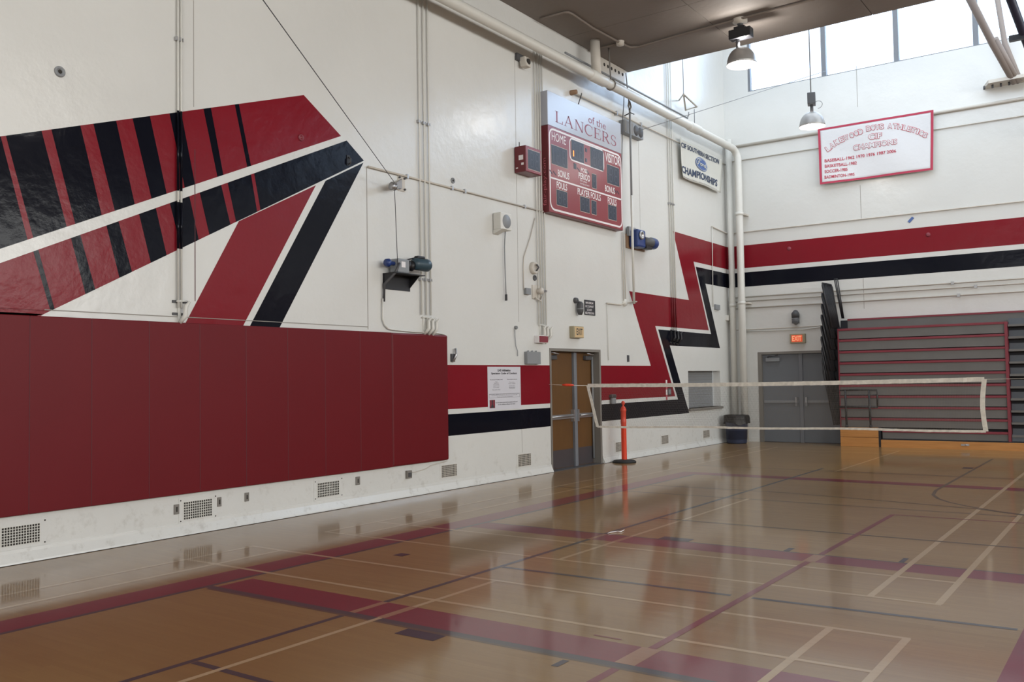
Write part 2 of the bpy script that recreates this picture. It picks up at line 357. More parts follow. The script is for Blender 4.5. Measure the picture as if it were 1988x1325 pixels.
# roof slab over the court (its underside is the ceiling) and the raised monitor beyond its edge
mb = MB(); mb.box((WX, NY, CEIL+0.02), (RX, EDGE, CEIL+0.32)); mb.box((WX, EDGE-0.25, CEIL+0.32), (RX, EDGE, CEIL+0.62)); mb.box((WX, EDGE-0.25, TOPZ-0.3), (RX, EDGE, TOPZ))
ceiling = struct(mb.build('ceiling', M['ceil']))
pw, pl = 1.22, 2.44
y = EDGE
while y > 4:
    x = WX; y1 = y-pl
    while x < 6:
        mb = MB(); mb.box((x+0.006, max(y1, 4)+0.006, CEIL-0.0), (min(x+pw*2, 6)-0.006, y-0.004, CEIL+0.022)); mb.build('ceiling_panel', M['ceil'], ceiling); x += pw*2
    y = y1
# roof of the monitor: beams with open glazing between them
mb = MB()
for i in range(9):
    x = WX+0.2+i*(RX-WX-0.4)/8; mb.box((x-0.12, EDGE, TOPZ-0.05), (x+0.12, BY, TOPZ+0.25))
mb.box((WX-T, EDGE-0.3, TOPZ), (RX+T, EDGE+0.1, TOPZ+0.3)); mb.box((WX-T, BY-0.1, TOPZ), (RX+T, BY+T, TOPZ+0.3))
struct(mb.build('trim_1', M['cream']))

# windows of the monitor, back wall: mullions and panes
mull = [ony(1597, 100).x, ony(1737.5, 60).x]; step = mull[1]-mull[0]
xs = [WIN[0], mull[0], mull[1]]
while xs[-1]+step < WIN[1]: xs.append(xs[-1]+step)
xs[-1] = WIN[1]
win = MB(); win.box((WIN[0], BY+0.10, WIN[2]), (WIN[1], BY+0.2, WIN[2]+0.05)); win.box((WIN[0], BY+0.10, WIN[3]-0.06), (WIN[1], BY+0.2, WIN[3]))
win = struct(win.build('window_1', M['frame_blue']))
for x in xs:
    m_ = MB(); m_.box((x-0.055, BY+0.04, WIN[2]), (x+0.055, BY+0.2, WIN[3])); m_.build('mullion', M['frame_blue'], win)
for a, b in zip(xs, xs[1:]):
    m_ = MB(); m_.box((a+0.06, BY+0.14, WIN[2]+0.05), (b-0.06, BY+0.15, WIN[3]-0.06)); m_.build('pane', M['glass'], win)
win2 = MB(); win2.box((WX, EDGE-0.2, CEIL+0.62), (RX, EDGE-0.1, CEIL+0.68)); win2.box((WX, EDGE-0.2, TOPZ-0.36), (RX, EDGE-0.1, TOPZ-0.3)); win2 = struct(win2.build('window_added', M['frame_blue']))  # unseen riser window, added so the fill light reaches the back wall
for k in range(13):
    x = WX+0.04+k*(RX-WX-0.08)/12; m_ = MB(); m_.box((x-0.04, EDGE-0.2, CEIL+0.62), (x+0.04, EDGE-0.08, TOPZ-0.3)); m_.build('mullion', M['frame_blue'], win2)
    if k < 12: m_ = MB(); m_.box((x+0.05, EDGE-0.15, CEIL+0.68), (x-0.05+(RX-WX-0.08)/12, EDGE-0.14, TOPZ-0.36)); m_.build('pane', M['glass'], win2)
# cove base along the left wall and the gap line at the floor
mb = MB()
for a, b in ((NY, D1[0]), (D1[1]+0.02, BY)):
    mb.prism([(WX, a, 0), (WX+0.055, a, 0), (WX+0.05, a, 0.02), (WX+0.012, a, 0.10), (WX+0.008, a, 0.132), (WX, a, 0.132)], (0, b-a, 0))
struct(mb.build('baseboard_left', M['wall']))
mb = MB(); mb.box((WX, BY-0.012, 0), (D2[0]-0.06, BY, 0.10)); struct(mb.build('baseboard_back', M['wall']))
mb = MB(); mb.box((WX+0.055, NY, 0), (WX+0.068, D1[0], 0.004)); mb.box((WX+0.055, D1[1], 0), (WX+0.068, BY, 0.004)); mb.build('floor_edge_gap', M['hole'], floor)

# ------------------------------------------------------------------ painted graphics on the walls
def paint_L(pts, m, name='painted_shape', x=WX, e=0.0012):
    P = [onx(*p) for p in pts]; P = [Vector((x, p.y, p.z)) for p in P]
    o = MB().prism(P, (e, 0, 0)).build(name, m, wall_left); return o
def z1(x, y): return (x/2.761, 160+y/2.761)
tT = lambda x: 290-0.1364*x if x < 1628 else 290-0.1364*1628
tB = lambda x: 893-0.331*x
bT = lambda x: 970-0.354*x
bB = lambda x: 1243-0.4797*(x-235)
def off(p): return p
# upper band
paint_L([z1(-2600, 290+0.1364*2600), z1(1628, 68), z1(1828, 288), z1(-2600, 893+0.331*2600)], M['wall_red'], 'painted_red_band')
for (a, b, c, d) in [(-2400, 3, -2200, 147), (31, 222, 178, 357), (275, 430, 403, 545), (500, 622, 615, 722), (710, 803, 812, 893), (908, 970, 990, 1045), (1090, 1130, 1165, 1197), (1258, 1280, 1325, 1345)]:
    paint_L([z1(a, tT(a)), z1(b, tT(b)), z1(d, tB(d)), z1(c, tB(c))], M['wall_black'], 'painted_black_stripe', e=0.0018)
# lower band
paint_L([z1(-2600, bT(-2600)), z1(1858, 312), z1(1950, 420), z1(235, 1243), z1(205, 1262), z1(-2600, 1100)], M['wall_red'], 'painted_red_band')
for (a, b, c, d) in [(178, 205, 270, 292), (380, 430, 458, 510), (570, 635, 640, 707), (745, 835, 808, 893), (910, 1015, 970, 1065), (1070, 1185, 1122, 1235), (1220, 1345, 1265, 1378)]:
    paint_L([z1(a, bT(a)), z1(b, bT(b)), z1(d, bB(d)), z1(c, bB(c))], M['wall_black'], 'painted_black_stripe', e=0.0018)
paint_L([z1(1362, bT(1362)), z1(1858, 312), z1(1950, 420), z1(1396, bB(1396))], M['wall_black'], 'painted_navy_tip', e=0.0018)
paint_L([z1(1693, 552), z1(1280, 745), z1(995, 1290), z1(1300, 1312)], M['wall_red'], 'painted_red_leg')
paint_L([z1(1948, 431), z1(1745, 528), z1(1335, 1316), z1(1495, 1322)], M['wall_black'], 'painted_black_leg')
# bands by the doors
ZR0, ZR1, ZB0, ZB1 = 1.206, 1.878, 0.803, 1.130
def band_L(y0, y1, z0, z1_, m, name): MB().box((WX, y0, z0), (WX+0.0012, y1, z1_)).build(name, m, wall_left)
band_L(9.9, D1[0], ZR0, ZR1, M['wall_red'], 'painted_red_band'); band_L(9.9, D1[0], ZB0, ZB1, M['wall_black'], 'painted_black_band')
yr = D1[1]+0.01
def Lp(px, py): p = onx(px, py); return (p.y, p.z)
def poly_yz(pts, m, name): MB().prism([Vector((WX, y, z)) for y, z in pts], (0.0012, 0, 0)).build(name, m, wall_left)
zc1 = [4.90, 4.33, 4.22, 3.86]   # corner heights: red top, red bottom, black top, black bottom
BL = BY-0.001
poly_yz([(yr, ZR1), (Lp(1263.5, 711.8)[0], ZR1), Lp(1221.4, 565.6), Lp(1337.4, 583), Lp(1306.5, 449), (BL, zc1[0]), (BL, zc1[1]), (Lp(1346.5, 513.4)[0], zc1[1]), Lp(1376, 641.9), Lp(1272, 633.3), (Lp(1310.9, 769.7)[0], ZR0), (yr, ZR0)], M['wall_red'], 'painted_red_zigzag')
poly_yz([(Lp(1350.6, 520.7)[0], zc1[2]), (BL, zc1[2]), (BL, zc1[3]), (Lp(1369.4, 551.3)[0], zc1[3]), Lp(1397.7, 676.3), Lp(1300.3, 671.3), (Lp(1338, 803.8)[0], ZB0), (yr, ZB0), (yr, ZB1), (Lp(1316.2, 776)[0], ZB1), Lp(1277.7, 640), Lp(1380.5, 649.2)], M['wall_black'], 'painted_black_zigzag')
MB().box((WX, BY-0.0012, zc1[1]), (RX, BY, zc1[0])).build('painted_red_band', M['wall_red'], wall_back)
MB().box((WX, BY-0.0012, zc1[3]), (RX, BY, zc1[2])).build('painted_black_band', M['wall_black'], wall_back)
# panel joints
def joint_L(px, y0, y1, w_=0.008, m='groove'):
    a = onx(px[0], y0); b = onx(px[1], y1); yy = (a.y+b.y)/2
    MB().box((WX, yy-w_/2, b.z), (WX+0.002, yy+w_/2, a.z)).build('panel_joint', M[m], wall_left)
joint_L((374.5, 377), 0, 208, 0.007); joint_L((378, 379), 290, 585, 0.010, 'padseam')
joint_L((712, 714), 325, 640, 0.012); joint_L((1000, 1006), 110, 625, 0.006); joint_L((1239, 1243), 262, 445, 0.006)
joint_L((1013, 1014), 833, 905, 0.006)
for (a, b, px) in ((127, 208, 1663.5), (360, 425, 1668), (540, 600, 1673)):
    p = ony(px, a); q = ony(px, b); xx = ony(1668, 300).x
    MB().box((xx-0.005, BY-0.002, q.z), (xx+0.005, BY, p.z)).build('panel_joint', M['groove'], wall_back)
# horizontal joint / ledge above the pad
a = onx(85, 610); MB().box((WX, a.y, 2.387), (WX+0.008, Lp(714, 640)[0], 2.395)).build('ledge_line', M['groove'], wall_left)
MB().box((WX, 3.0, 2.385), (WX+0.012, a.y, 2.395)).build('ledge_line', M['wall_red'], wall_left)

# ------------------------------------------------------------------ floor markings
def fline(pts, wd, m, name='court_line', z=0.0006):
    pts = [Vector((p[0], p[1], 0)) for p in pts]; n = len(pts); mb = MB(); L_, R_ = [], []
    for i, p in enumerate(pts):
        t = pts[min(i+1, n-1)]-pts[max(i-1, 0)]; t.normalize(); nn = Vector((-t.y, t.x, 0))*wd/2
        L_.append(Vector((p.x+nn.x, p.y+nn.y, z))); R_.append(Vector((p.x-nn.x, p.y-nn.y, z)))
    mb.add(L_+R_, [(i, i+1, n+i+1, n+i) for i in range(n-1)]); return mb.build(name, M[m], floor)
def frect(x0, x1, y0, y1, m, name='court_band', z=0.0003):
    return MB().add([(x0,y0,z),(x1,y0,z),(x1,y1,z),(x0,y1,z)], [(0,1,2,3)]).build(name, M[m], floor)
AX0, AX1 = -6.71, -6.39
frect(AX0, AX1, -10, 14.55, 'f_red'); frect(AX1, AX1+0.05, -10, 14.2, 'f_dark', 'court_line', 0.0004)
frect(-6.28, 14, 4.67, 5.02, 'f_red'); frect(-6.34, 14, 4.60, 4.67, 'f_dark', 'court_line', 0.0004); frect(-6.30, 14, 4.57, 4.60, 'f_thin', 'court_line', 0.0004)
frect(-6.36, 14, 8.06, 8.40, 'f_red'); frect(-6.34, 14, 8.40, 8.425, 'f_dark', 'court_line', 0.0004)
frect(AX1, 14, 14.22, 14.55, 'f_red'); frect(AX1, 14, 14.20, 14.23, 'f_dark', 'court_line', 0.0004)
frect(-0.75, 3.5, 5.02, 8.06, 'f_red', 'court_band')
C = 'f_cream'; w5 = 0.05
for (x, ya, yb) in ((-7.51, -8, 6.0), (-7.08, -8, 6.0), (-7.51, 7.0, 20.4), (-7.08, 7.0, 20.4), (-1.32, 5.1, 6.05), (-1.32, 7.05, 20.4), (-1.785, 7.02, 20.4), (-1.785, -8, 6.05), (-1.32, -8, 5.1)):
    fline([(x, ya), (x, yb)], w5, C, z=0.0008)
for (x, ya, yb) in ((-4.47, -8, 1.3), (-4.47, 1.3, 6.0), (-4.49, 7.0, 11.72), (-4.47, 15.68, 20.4)): fline([(x, ya), (x, yb)], 0.042, C, z=0.0008)
for yv in (5.24, 6.01, 7.0, 7.80): fline([(-7.53, yv), (-1.30, yv+0.04)], 0.042, C, z=0.0007)
for yv in (11.70, 15.68, 19.6, 20.4): fline([(-7.51, yv), (-1.32, yv)], 0.04, 'f_thin' if yv < 16 else C, z=0.0007)
fline([(-4.755, -8), (-4.745, 4.57)], 0.05, 'f_dark', z=0.0005); fline([(-4.755, 5.02), (-4.78, 8.05)], 0.05, 'f_dark', z=0.0009); fline([(-4.80, 8.43), (-4.80, 16.1)], 0.05, 'f_dark', z=0.0009)
frect(-4.78, -4.72, 4.67, 5.02, 'f_gap', 'band_gap', 0.0006); frect(-4.81, -4.76, 8.06, 8.40, 'f_gap', 'band_gap', 0.0006)
frect(-4.505, -4.435, 4.67, 5.02, 'f_gap', 'band_gap', 0.0009); frect(-4.52, -4.46, 8.06, 8.40, 'f_gap', 'band_gap', 0.0009)
fline([(-4.715, 3.34), (14, 3.36)], 0.05, 'f_dark', z=0.0005)
fline([(-4.735, 6.49), (-2.66, 6.54)], 0.05, 'f_dark', z=0.0009); fline([(-2.50, 6.545), (-0.78, 6.62)], 0.05, 'f_dark', z=0.0009)
fline([(-4.775, 9.64), (12, 9.75)], 0.05, 'f_thin', z=0.0009)
fline([(-2.555, -8), (-2.555, 4.57)], 0.055, 'f_red', z=0.0006); fline([(-2.555, 5.02), (-2.555, 8.05)], 0.055, 'f_red', z=0.0011); fline([(-2.555, 8.43), (-2.555, 11.2)], 0.055, 'f_red', z=0.0011)
frect(-2.62, -2.49, 4.67, 5.02, 'f_gap', 'band_gap', 0.0009); frect(-2.61, -2.50, 8.06, 8.40, 'f_gap', 'band_gap', 0.0009)
fline([(-2.56, 11.2), (1.1, 11.3)], 0.045, 'f_red', z=0.0009)
fline([(-6.36, 12.5), (-5.66, 12.55), (-4.31, 12.57), (-3.5, 12.45), (-2.77, 12.33), (-1.80, 12.14), (-1.29, 11.85), (-0.3, 11.3), (1, 10.2)], 0.045, 'f_thin', z=0.0010)
fline([(-2.56, 19.2), (-2.56, 14.7), (-2.56, 13.75), (-2.50, 13.25), (-2.36, 12.86), (-2.18, 12.58), (-1.95, 12.34), (-1.6, 12.06), (-1.2, 11.86), (-0.4, 11.6), (0.8, 11.5)], 0.045, 'f_thin', z=0.0010)
fline([(-4.6, 15.74), (3, 15.9)], 0.04, 'f_thin', z=0.0009)
for (x0, x1, y0, y1) in ((-4.12, -3.79, 4.43, 4.565), (-2.895, -2.85, 4.42, 4.55), (-4.19, -3.86, 8.43, 8.58), (-2.905, -2.85, 8.43, 8.60), (-1.89, -1.845, 8.43, 8.64), (-5.95, -5.83, 6.39, 6.51), (-2.76, -2.60, 17.07, 17.3), (-3.0, -2.8, 5.08, 5.10)):
    frect(x0, x1, y0, y1, 'f_navy' if (x0, y0) != (-3.0, 5.08) else 'f_red', 'court_mark', 0.0012)

# ------------------------------------------------------------------ doors
def door_closer(parent, axis, a, b, p, mname='darkgrey'):
    pass
d1 = MB(); y0, y1, _, zt = D1; XF = WX-0.16
d1.box((WX-0.22, y0, 0), (WX+0.012, y0+0.045, zt-0.05)); d1.box((WX-0.22, y1-0.06, 0), (WX+0.012, y1, zt-0.05)); d1.box((WX-0.22, y0, zt-0.05), (WX+0.012, y1, zt))
d1 = struct(d1.build('door_1', M['door_frame']))
ym = onx(1114, 780, XF).y
mu = MB(); mu.box((XF-0.02, ym-0.05, 0), (XF+0.05, ym+0.05, zt-0.05)); mu.build('centre_post', M['frame_blue'], d1, 0.006)
for (a, b, side) in ((y0+0.045, ym-0.052, 0), (ym+0.052, y1-0.06, 1)):
    lf = MB().box((XF-0.045, a, 0.012), (XF, b, zt-0.055)).build('door_leaf', M['wood_door'], d1)
    MB().box((XF, a+0.01, 0.02), (XF+0.003, b-0.01, 0.34)).build('kick_plate', M['kick'], lf)
    pb = MB(); pb.box((XF, a+0.03, 0.90), (XF+0.045, b-0.03, 0.98)); pb.box((XF, (b if side == 0 else a)-0.06+(0 if side == 0 else 0.05), 0.84), (XF+0.07, (b if side == 0 else a)-0.02+(0 if side == 0 else 0.05), 1.06))
    pb.tube([(XF+0.07, a+0.06, 0.95), (XF+0.07, b-0.06, 0.95)], 0.016); pb.build('push_bar', M['steel'], lf)
    cy = a+0.14 if side == 0 else b-0.32
    cl = MB(); cl.box((XF, cy, zt-0.20), (XF+0.07, cy+0.22, zt-0.12)); cl.build('door_closer', M['darkgrey'], lf, 0.01)
    MB().tube([(XF+0.06, cy+0.10, zt-0.12), (XF+0.16, cy+0.12, zt-0.10), (XF+0.10, cy-0.02, zt-0.075)], 0.012).build('closer_arm', M['steel'], lf)
MB().box((XF, y0, 0), (WX+0.04, y1, 0.012)).build('threshold', M['darkgrey'], d1)
MB().tube([(XF+0.03, y1-0.09, 0.1), (XF+0.03, y1-0.09, 2.05)], 0.02).build('latch_rod', M['grey'], d1)

d2 = MB(); x0, x1, _, zt2 = D2; YF = BY+0.07
d2.box((x0-0.03, BY-0.012, 0), (x0+0.06, BY+0.14, zt2-0.06)); d2.box((x1-0.06, BY-0.012, 0), (x1+0.03, BY+0.14, zt2-0.06)); d2.box((x0-0.03, BY-0.012, zt2-0.06), (x1+0.03, BY+0.14, zt2))
d2 = struct(d2.build('door_2', M['door_frame']))
xm = ony(1556.5, 770, YF).x
MB().box((xm-0.045, YF-0.03, 0), (xm+0.045, YF+0.02, zt2-0.06)).build('centre_post', M['frame_blue'], d2, 0.005)
for (a, b, side) in ((x0+0.06, xm-0.047, 0), (xm+0.047, x1-0.06, 1)):
    lf = MB().box((a, YF, 0.012), (b, YF+0.045, zt2-0.065)).build('door_leaf', M['door_grey'], d2)
    pb = MB(); pb.box((a+0.03, YF-0.04, 0.96), (b-0.03, YF, 1.02)); hx = b-0.10 if side == 0 else a+0.05
    pb.box((hx, YF-0.06, 0.88), (hx+0.05, YF, 1.10)); pb.build('push_bar', M['grey'], lf)
    MB().cbox((hx+0.025, YF-0.065, 1.03), (0.03, 0.02, 0.13)).build('latch_case', M['steel'], lf)
    cx = a+0.10 if side == 0 else b-0.40
    MB().box((cx, YF-0.07, zt2-0.24), (cx+0.34, YF, zt2-0.15)).build('door_closer', M['grey'], lf, 0.008)
    MB().tube([(cx+0.05, YF-0.04, zt2-0.15), (cx+0.08, YF-0.12, zt2-0.11), (cx+0.3, YF-0.05, zt2-0.08)], 0.012).build('closer_arm', M['darkgrey'], lf)
MB().box((x0-0.02, BY+0.2, -0.05), (x1+0.02, BY+0.24, zt2+0.02)).build('door_light_stop', M['hole'], d2)  # added unseen sheet, keeps outside light from leaking under the leaves
MB().box((WX-0.28, y0-0.02, -0.05), (WX-0.26, y1+0.02, zt+0.02)).build('door_light_stop', M['hole'], d1)  # same added light-blocking sheet behind the left wall doors
MB().box((x0, YF-0.02, 0), (x1, YF+0.06, 0.014)).build('threshold', M['darkgrey'], d2)
# shuttered hatch
h = MB(); yy0, yy1, zz0, zz1 = SH
h.box((WX-0.22, yy0, zz0), (WX-0.20, yy1-0.02, zz1)); h = struct(h.build('window_3', M['door_frame']))
nsl = 12
for k in range(nsl):
    za = zz0+(zz1-zz0)*k/nsl; m_ = MB(); m_.prism([(WX-0.20, yy0, za), (WX-0.196, yy0, za+0.012), (WX-0.196, yy0, za+0.055), (WX-0.20, yy0, za+(zz1-zz0)/nsl-0.004)], (0, yy1-yy0-0.02, 0)); m_.build('shutter_slat', M['grey'], h)
MB().box((WX-0.25, yy0-0.03, zz0-0.055), (WX+0.05, yy1+0.05, zz0)).build('sill', M['door_frame'], h, 0.004)

# ================================================================== THINGS
# --- long red wall pad made of two-foot sections
pad = thing('wall_pad', 'long dark red vinyl wall padding of tall upright sections along the left wall', 'wall padding', (WX, 7, 0.45))
ed = [4.36-0.615*k for k in (2, 1, 0)] + [4.974, 5.61, 6.235, 6.865, 7.49, 8.105, 8.735, 9.355, 10.585]
ed = [4.36-0.615*6, 4.36-0.615*5, 4.36-0.615*4, 4.36-0.615*3] + ed
for a, b in zip(ed, ed[1:]):
    last = b > 10
    bm_ = MB(); bm_.box((WX+0.004, a+0.001, 0.452), (WX+0.055, b-0.001, 2.325))
    bm_.build('pad_section', M['pad'], pad, 0.03 if last else 0.006)
    if not last: MB().box((WX+0.01, b-0.004, 0.46), (WX+0.0535, b+0.004, 2.318)).build('seam', M['padseam'], pad)

# --- vents
vents = [((2, 77), (1021, 1058), 14, 7, 'wide square-hole wall grille below the pad at the far left', 1),
         ((356, 411), (972, 1006), 13, 7, 'square-hole wall grille between two small dark plates', 1),
         ((616, 658), (936, 964), 13, 6, 'square-hole wall grille under the middle of the red pad', 1),
         ((857, 886), (903, 926), 12, 7, 'wall grille just under the right end of the red pad', 0),
         ((1006, 1030), (882, 905), 9, 7, 'wall grille under the poster, left of the brown doors', 0),
         ((1195, 1209), (859, 877), 8, 7, 'small grille half hidden behind the orange post', 0),
         ((1284, 1297), (846, 862), 8, 7, 'small low grille right of the orange post', 0),
         ((1365, 1377), (836, 850), 8, 7, 'small low grille under the shuttered hatch', 0)]
for (xa, xb), (ya, yb), nx, ny, lab, fr in vents:
    xm_ = (xa+xb)/2; p = onx(xa, (ya+yb)/2); q = onx(xb, (ya+yb)/2); t = onx(xm_, ya+ (0)); d = onx(xm_, yb)
    Y0, Y1 = p.y, q.y; Z1_ = t.z; Z0_ = d.z
    e = thing('vent_grille', lab, 'vent', (WX, (Y0+Y1)/2, Z0_))
    MB().box((WX, Y0, Z0_), (WX+0.003, Y1, Z1_)).build('vent_shade_sheet', M['hole'], e)  # dark sheet on the wall, stands in for shade inside the grille
    g = MB(); b_ = 0.23
    for k in range(nx+1):
        y = Y0+(Y1-Y0)*k/nx; hw = (Y1-Y0)/nx*b_/2; g.box((WX+0.003, y-hw, Z0_), (WX+0.008, y+hw, Z1_))
    for k in range(ny+1):
        z = Z0_+(Z1_-Z0_)*k/ny; hw = (Z1_-Z0_)/ny*b_/2; g.box((WX+0.003, Y0, z-hw), (WX+0.0075, Y1, z+hw))
    g.build('grid', M['cream'] if fr else M['creamd'], e)
    f_ = 0.035 if not fr else 0.06; fm = MB(); fx = 0.0035
    fm.box((WX, Y0-f_, Z0_-f_*0.6), (WX+fx, Y0, Z1_+f_*0.8)); fm.box((WX, Y1, Z0_-f_*0.6), (WX+fx, Y1+f_*1.2, Z1_+f_*0.8)); fm.box((WX, Y0, Z1_), (WX+fx, Y1, Z1_+f_*0.8)); fm.box((WX, Y0, Z0_-f_*0.6), (WX+fx, Y1, Z0_))
    fm.build('frame', M['wall'], e)
    if fr:
        for yy in (Y0-f_*0.6, Y1+f_*0.8):
            for zz in (Z0_-0.01, Z1_+0.02): MB().lathe([(0, 0.006), (0.007, 0.005), (0.008, 0)], (WX+0.003, yy, zz), 'x', 8).build('screw', M['hole'], e)

def plate_L(name, lab, cat, xa, xb, ya, yb, m, th=0.012, parent=None, bevel=0.003, group=None, detail=True):
    xm_ = (xa+xb)/2; ymid = (ya+yb)/2; Y0, Y1 = onx(xa, ymid).y, onx(xb, ymid).y; Z1_, Z0_ = onx(xm_, ya).z, onx(xm_, yb).z
    if parent is None:
        e = thing(name, lab, cat, (WX, (Y0+Y1)/2, Z0_), group)
    else: e = parent
    MB().box((WX, Y0, Z0_), (WX+th, Y1, Z1_)).build('plate' if parent is None else name, m, e, bevel)
    return e, Y0, Y1, Z0_, Z1_
for (xa, xb, ya, yb, lab) in ((337, 347, 980, 999, 'small dark wall plate left of the grille, under the pad'), (421, 429, 966, 984, 'small dark wall plate just right of the grille'), (474.5, 482.5, 957, 974, 'small dark wall plate standing alone between grilles'), (690, 698, 926, 942, 'small dark wall plate right of the third grille')):
    e, a, b, c, d = plate_L('outlet_plate', lab, 'outlet', xa, xb, ya, yb, M['door_frame'], group=None)
    MB().box((WX+0.012, (a+b)/2-0.008, c+(d-c)*0.25), (WX+0.015, (a+b)/2+0.008, c+(d-c)*0.75)).build('outlet_slot', M['hole'], e)
e, a, b, c, d = plate_L('junction_box', 'grey junction box with a loose white cable below the pad', 'junction box', 787, 796, 914, 929, M['door_frame'], 0.04)
MB().box((WX+0.04, a+0.02, c+0.02), (WX+0.05, b-0.02, d-0.03)).build('cover', M['darkgrey'], e)
pts = [onx(x, y, WX+0.012) for x, y in ((796, 917), (806, 917), (815, 914), (826, 911), (838, 904), (850, 900), (861, 898), (868, 895))]
MB().tube(pts, 0.006, 6).build('cable', M['creamd'], e)
e, a, b, c, d = plate_L('junction_box', 'grey square junction box above the red band, left of the brown doors', 'junction box', 1017.5, 1043.5, 683.5, 707.5, M['grey'], 0.07, bevel=0.006)
for t_ in (0.2, 0.5, 0.8): MB().tube([(WX+0.03, a+(b-a)*t_, d), (WX+0.03, a+(b-a)*t_, d+0.02)], 0.014).build('hub', M['grey'], e)
e, a, b, c, d = plate_L('fire_alarm', 'red and white fire alarm box above the brown doors', 'alarm', 1037, 1054, 652.5, 666.5, M['sb_line'], 0.10, bevel=0.005)
MB().box((WX+0.10, a+0.01, c+0.01), (WX+0.115, b-0.01, d-0.01)).build('red_cover', M['orange'] if False else M['bl_red'], e)
e, a, b, c, d = plate_L('switch_box', 'small white and grey switch box left of the round bell', 'switch', 1016.5, 1025.5, 560, 572.5, M['grey'], 0.06)
# tiny light switches right of the doors
e, a, b, c, d = plate_L('light_switch', 'small dark light switch on white wall right of the brown doors', 'switch', 1217, 1221, 690, 703, M['darkgrey'], 0.012)
e, a, b, c, d = plate_L('intercom_plate', 'small dark plate on the red band beside the striped tape', 'plate', 1296, 1302, 754, 768, M['darkgrey'], 0.015)
MB().box((WX+0.015, a+0.02, c+0.03), (WX+0.02, b-0.02, d-0.03)).build('button', M['grey'], e)
# striped red-white tape strip
Xt = WX+0.02
e = thing('striped_tape', 'thin vertical red and white striped strip hanging on the red band', 'tape', (WX, onx(1293, 757).y, 1.2))
pz = [onx(1293.5, v).z for v in (738, 747, 757, 767, 777)]; yy = onx(1293.5, 757).y
for k in range(4): MB().box((WX+0.002, yy-0.03, pz[k+1]), (WX+0.012, yy+0.03, pz[k])).build('stripe', M['cloth_pink'] if k % 2 else M['sb_line'], e)
# clear sanitizer dispenser
p = onx(1187, 775); e = thing('sanitizer_dispenser', 'clear wall dispenser right of the brown doors', 'dispenser', (WX, p.y, p.z))
m_ = MB(); m_.box((WX, p.y-0.10, p.z+0.02), (WX+0.08, p.y+0.08, p.z+0.09)); m_.build('body', M['kick'], e, 0.02)
m_ = MB(); m_.box((WX+0.01, p.y-0.08, p.z-0.10), (WX+0.075, p.y+0.07, p.z+0.02)); m_.build('bottle', M['grey'], e, 0.02)

# --- poster
px0, px1 = onx(946.5, 750).y, onx(1010.5, 750).y; XP = WX+0.004
zt_, zb_ = onx(978, 712.5).z, onx(978, 795.5).z
e = thing('poster', 'white paper notice with black heading and small red emblem on the red band', 'poster', (WX, (px0+px1)/2, zb_))
MB().box((WX+0.0015, px0, zb_), (XP, px1, zt_)).build('sheet', M['paper'], e)
Z4 = lambda x, y: (940+x/13.25, 700+y/13.25)
def ptxt(s, x0, x1, yc, h_, m='ink', off=0.02): a = Z4(x0, yc); b = Z4(x1, yc); lw_text(s, a[0], b[0], a[1], h_/13.25, M[m], e, XP+0.001, off)
ptxt('LHS Athletics', 345, 675, 258, 62, off=0.04); ptxt('Spectator Code of Conduct', 180, 840, 340, 62, off=0.04)
ptxt('You are at a HS athletic event', 145, 475, 497, 28, 'ink_grey'); ptxt('Unacceptable behavior', 585, 850, 492, 28, 'ink_grey')
for s, a, b, y in (('Cheer', 285, 345, 555), ('Respect all', 255, 370, 590), ('Be a good fan', 240, 385, 628), ('Support the team', 232, 390, 662), ('Stay in the stands', 238, 380, 700), ('Show spirit always', 215, 415, 762)): ptxt(s, a, b, y, 26, 'ink_grey' if y < 750 else 'ink')
for s, a, b, y in (('Taunting', 645, 785, 565), ('Booing officials', 630, 800, 600), ('Throwing items', 640, 785, 655), ('Noisemakers', 640, 795, 690), ('Foul language', 645, 790, 722)): ptxt(s, a, b, y, 26, 'ink_grey')
ptxt('Any spectator displaying poor conduct may be asked to leave the contest', 130, 895, 872, 26, 'ink_grey'); ptxt('All spectators must follow the directions of school staff', 190, 850, 900, 22, 'ink_grey'); ptxt('Thank you for your cooperation', 330, 740, 937, 24, 'ink_grey')
ptxt('Let the players play, let the coaches coach and', 300, 855, 1080, 36, 'ink'); ptxt('let the officials officiate the game', 360, 795, 1132, 36, 'ink')
def pq(x0, x1, y0, y1): A = onx(*Z4(x0, (y0+y1)/2)); B = onx(*Z4(x1, (y0+y1)/2)); Tp = onx(*Z4((x0+x1)/2, y0)); Bt = onx(*Z4((x0+x1)/2, y1)); return A.y, B.y, Bt.z, Tp.z
a, b, c, d = pq(135, 275, 1022, 1230); MB().box((XP, a, c), (XP+0.001, b, d)).build('emblem', M['bl_red'], e)
m_ = MB(); cy, cz = (a+b)/2, (c+d)/2
m_.prism([(XP+0.001, cy-0.02, cz+0.06), (XP+0.001, cy+0.02, cz+0.06), (XP+0.001, cy+0.01, cz), (XP+0.001, cy+0.05, cz-0.06), (XP+0.001, cy-0.05, cz-0.06), (XP+0.001, cy-0.01, cz)], (0.0005, 0, 0)).build('emblem_figure', M['ink'], e)
a, b, c, d = pq(125, 905, 855, 958); m_ = MB()
for (u0, u1, v0, v1) in ((a, b, d-0.004, d), (a, b, c, c+0.004), (a, a+0.004, c, d), (b-0.004, b, c, d)): m_.box((XP, u0, v0), (XP+0.0006, u1, v1))
m_.build('box_rule', M['ink_grey'], e)

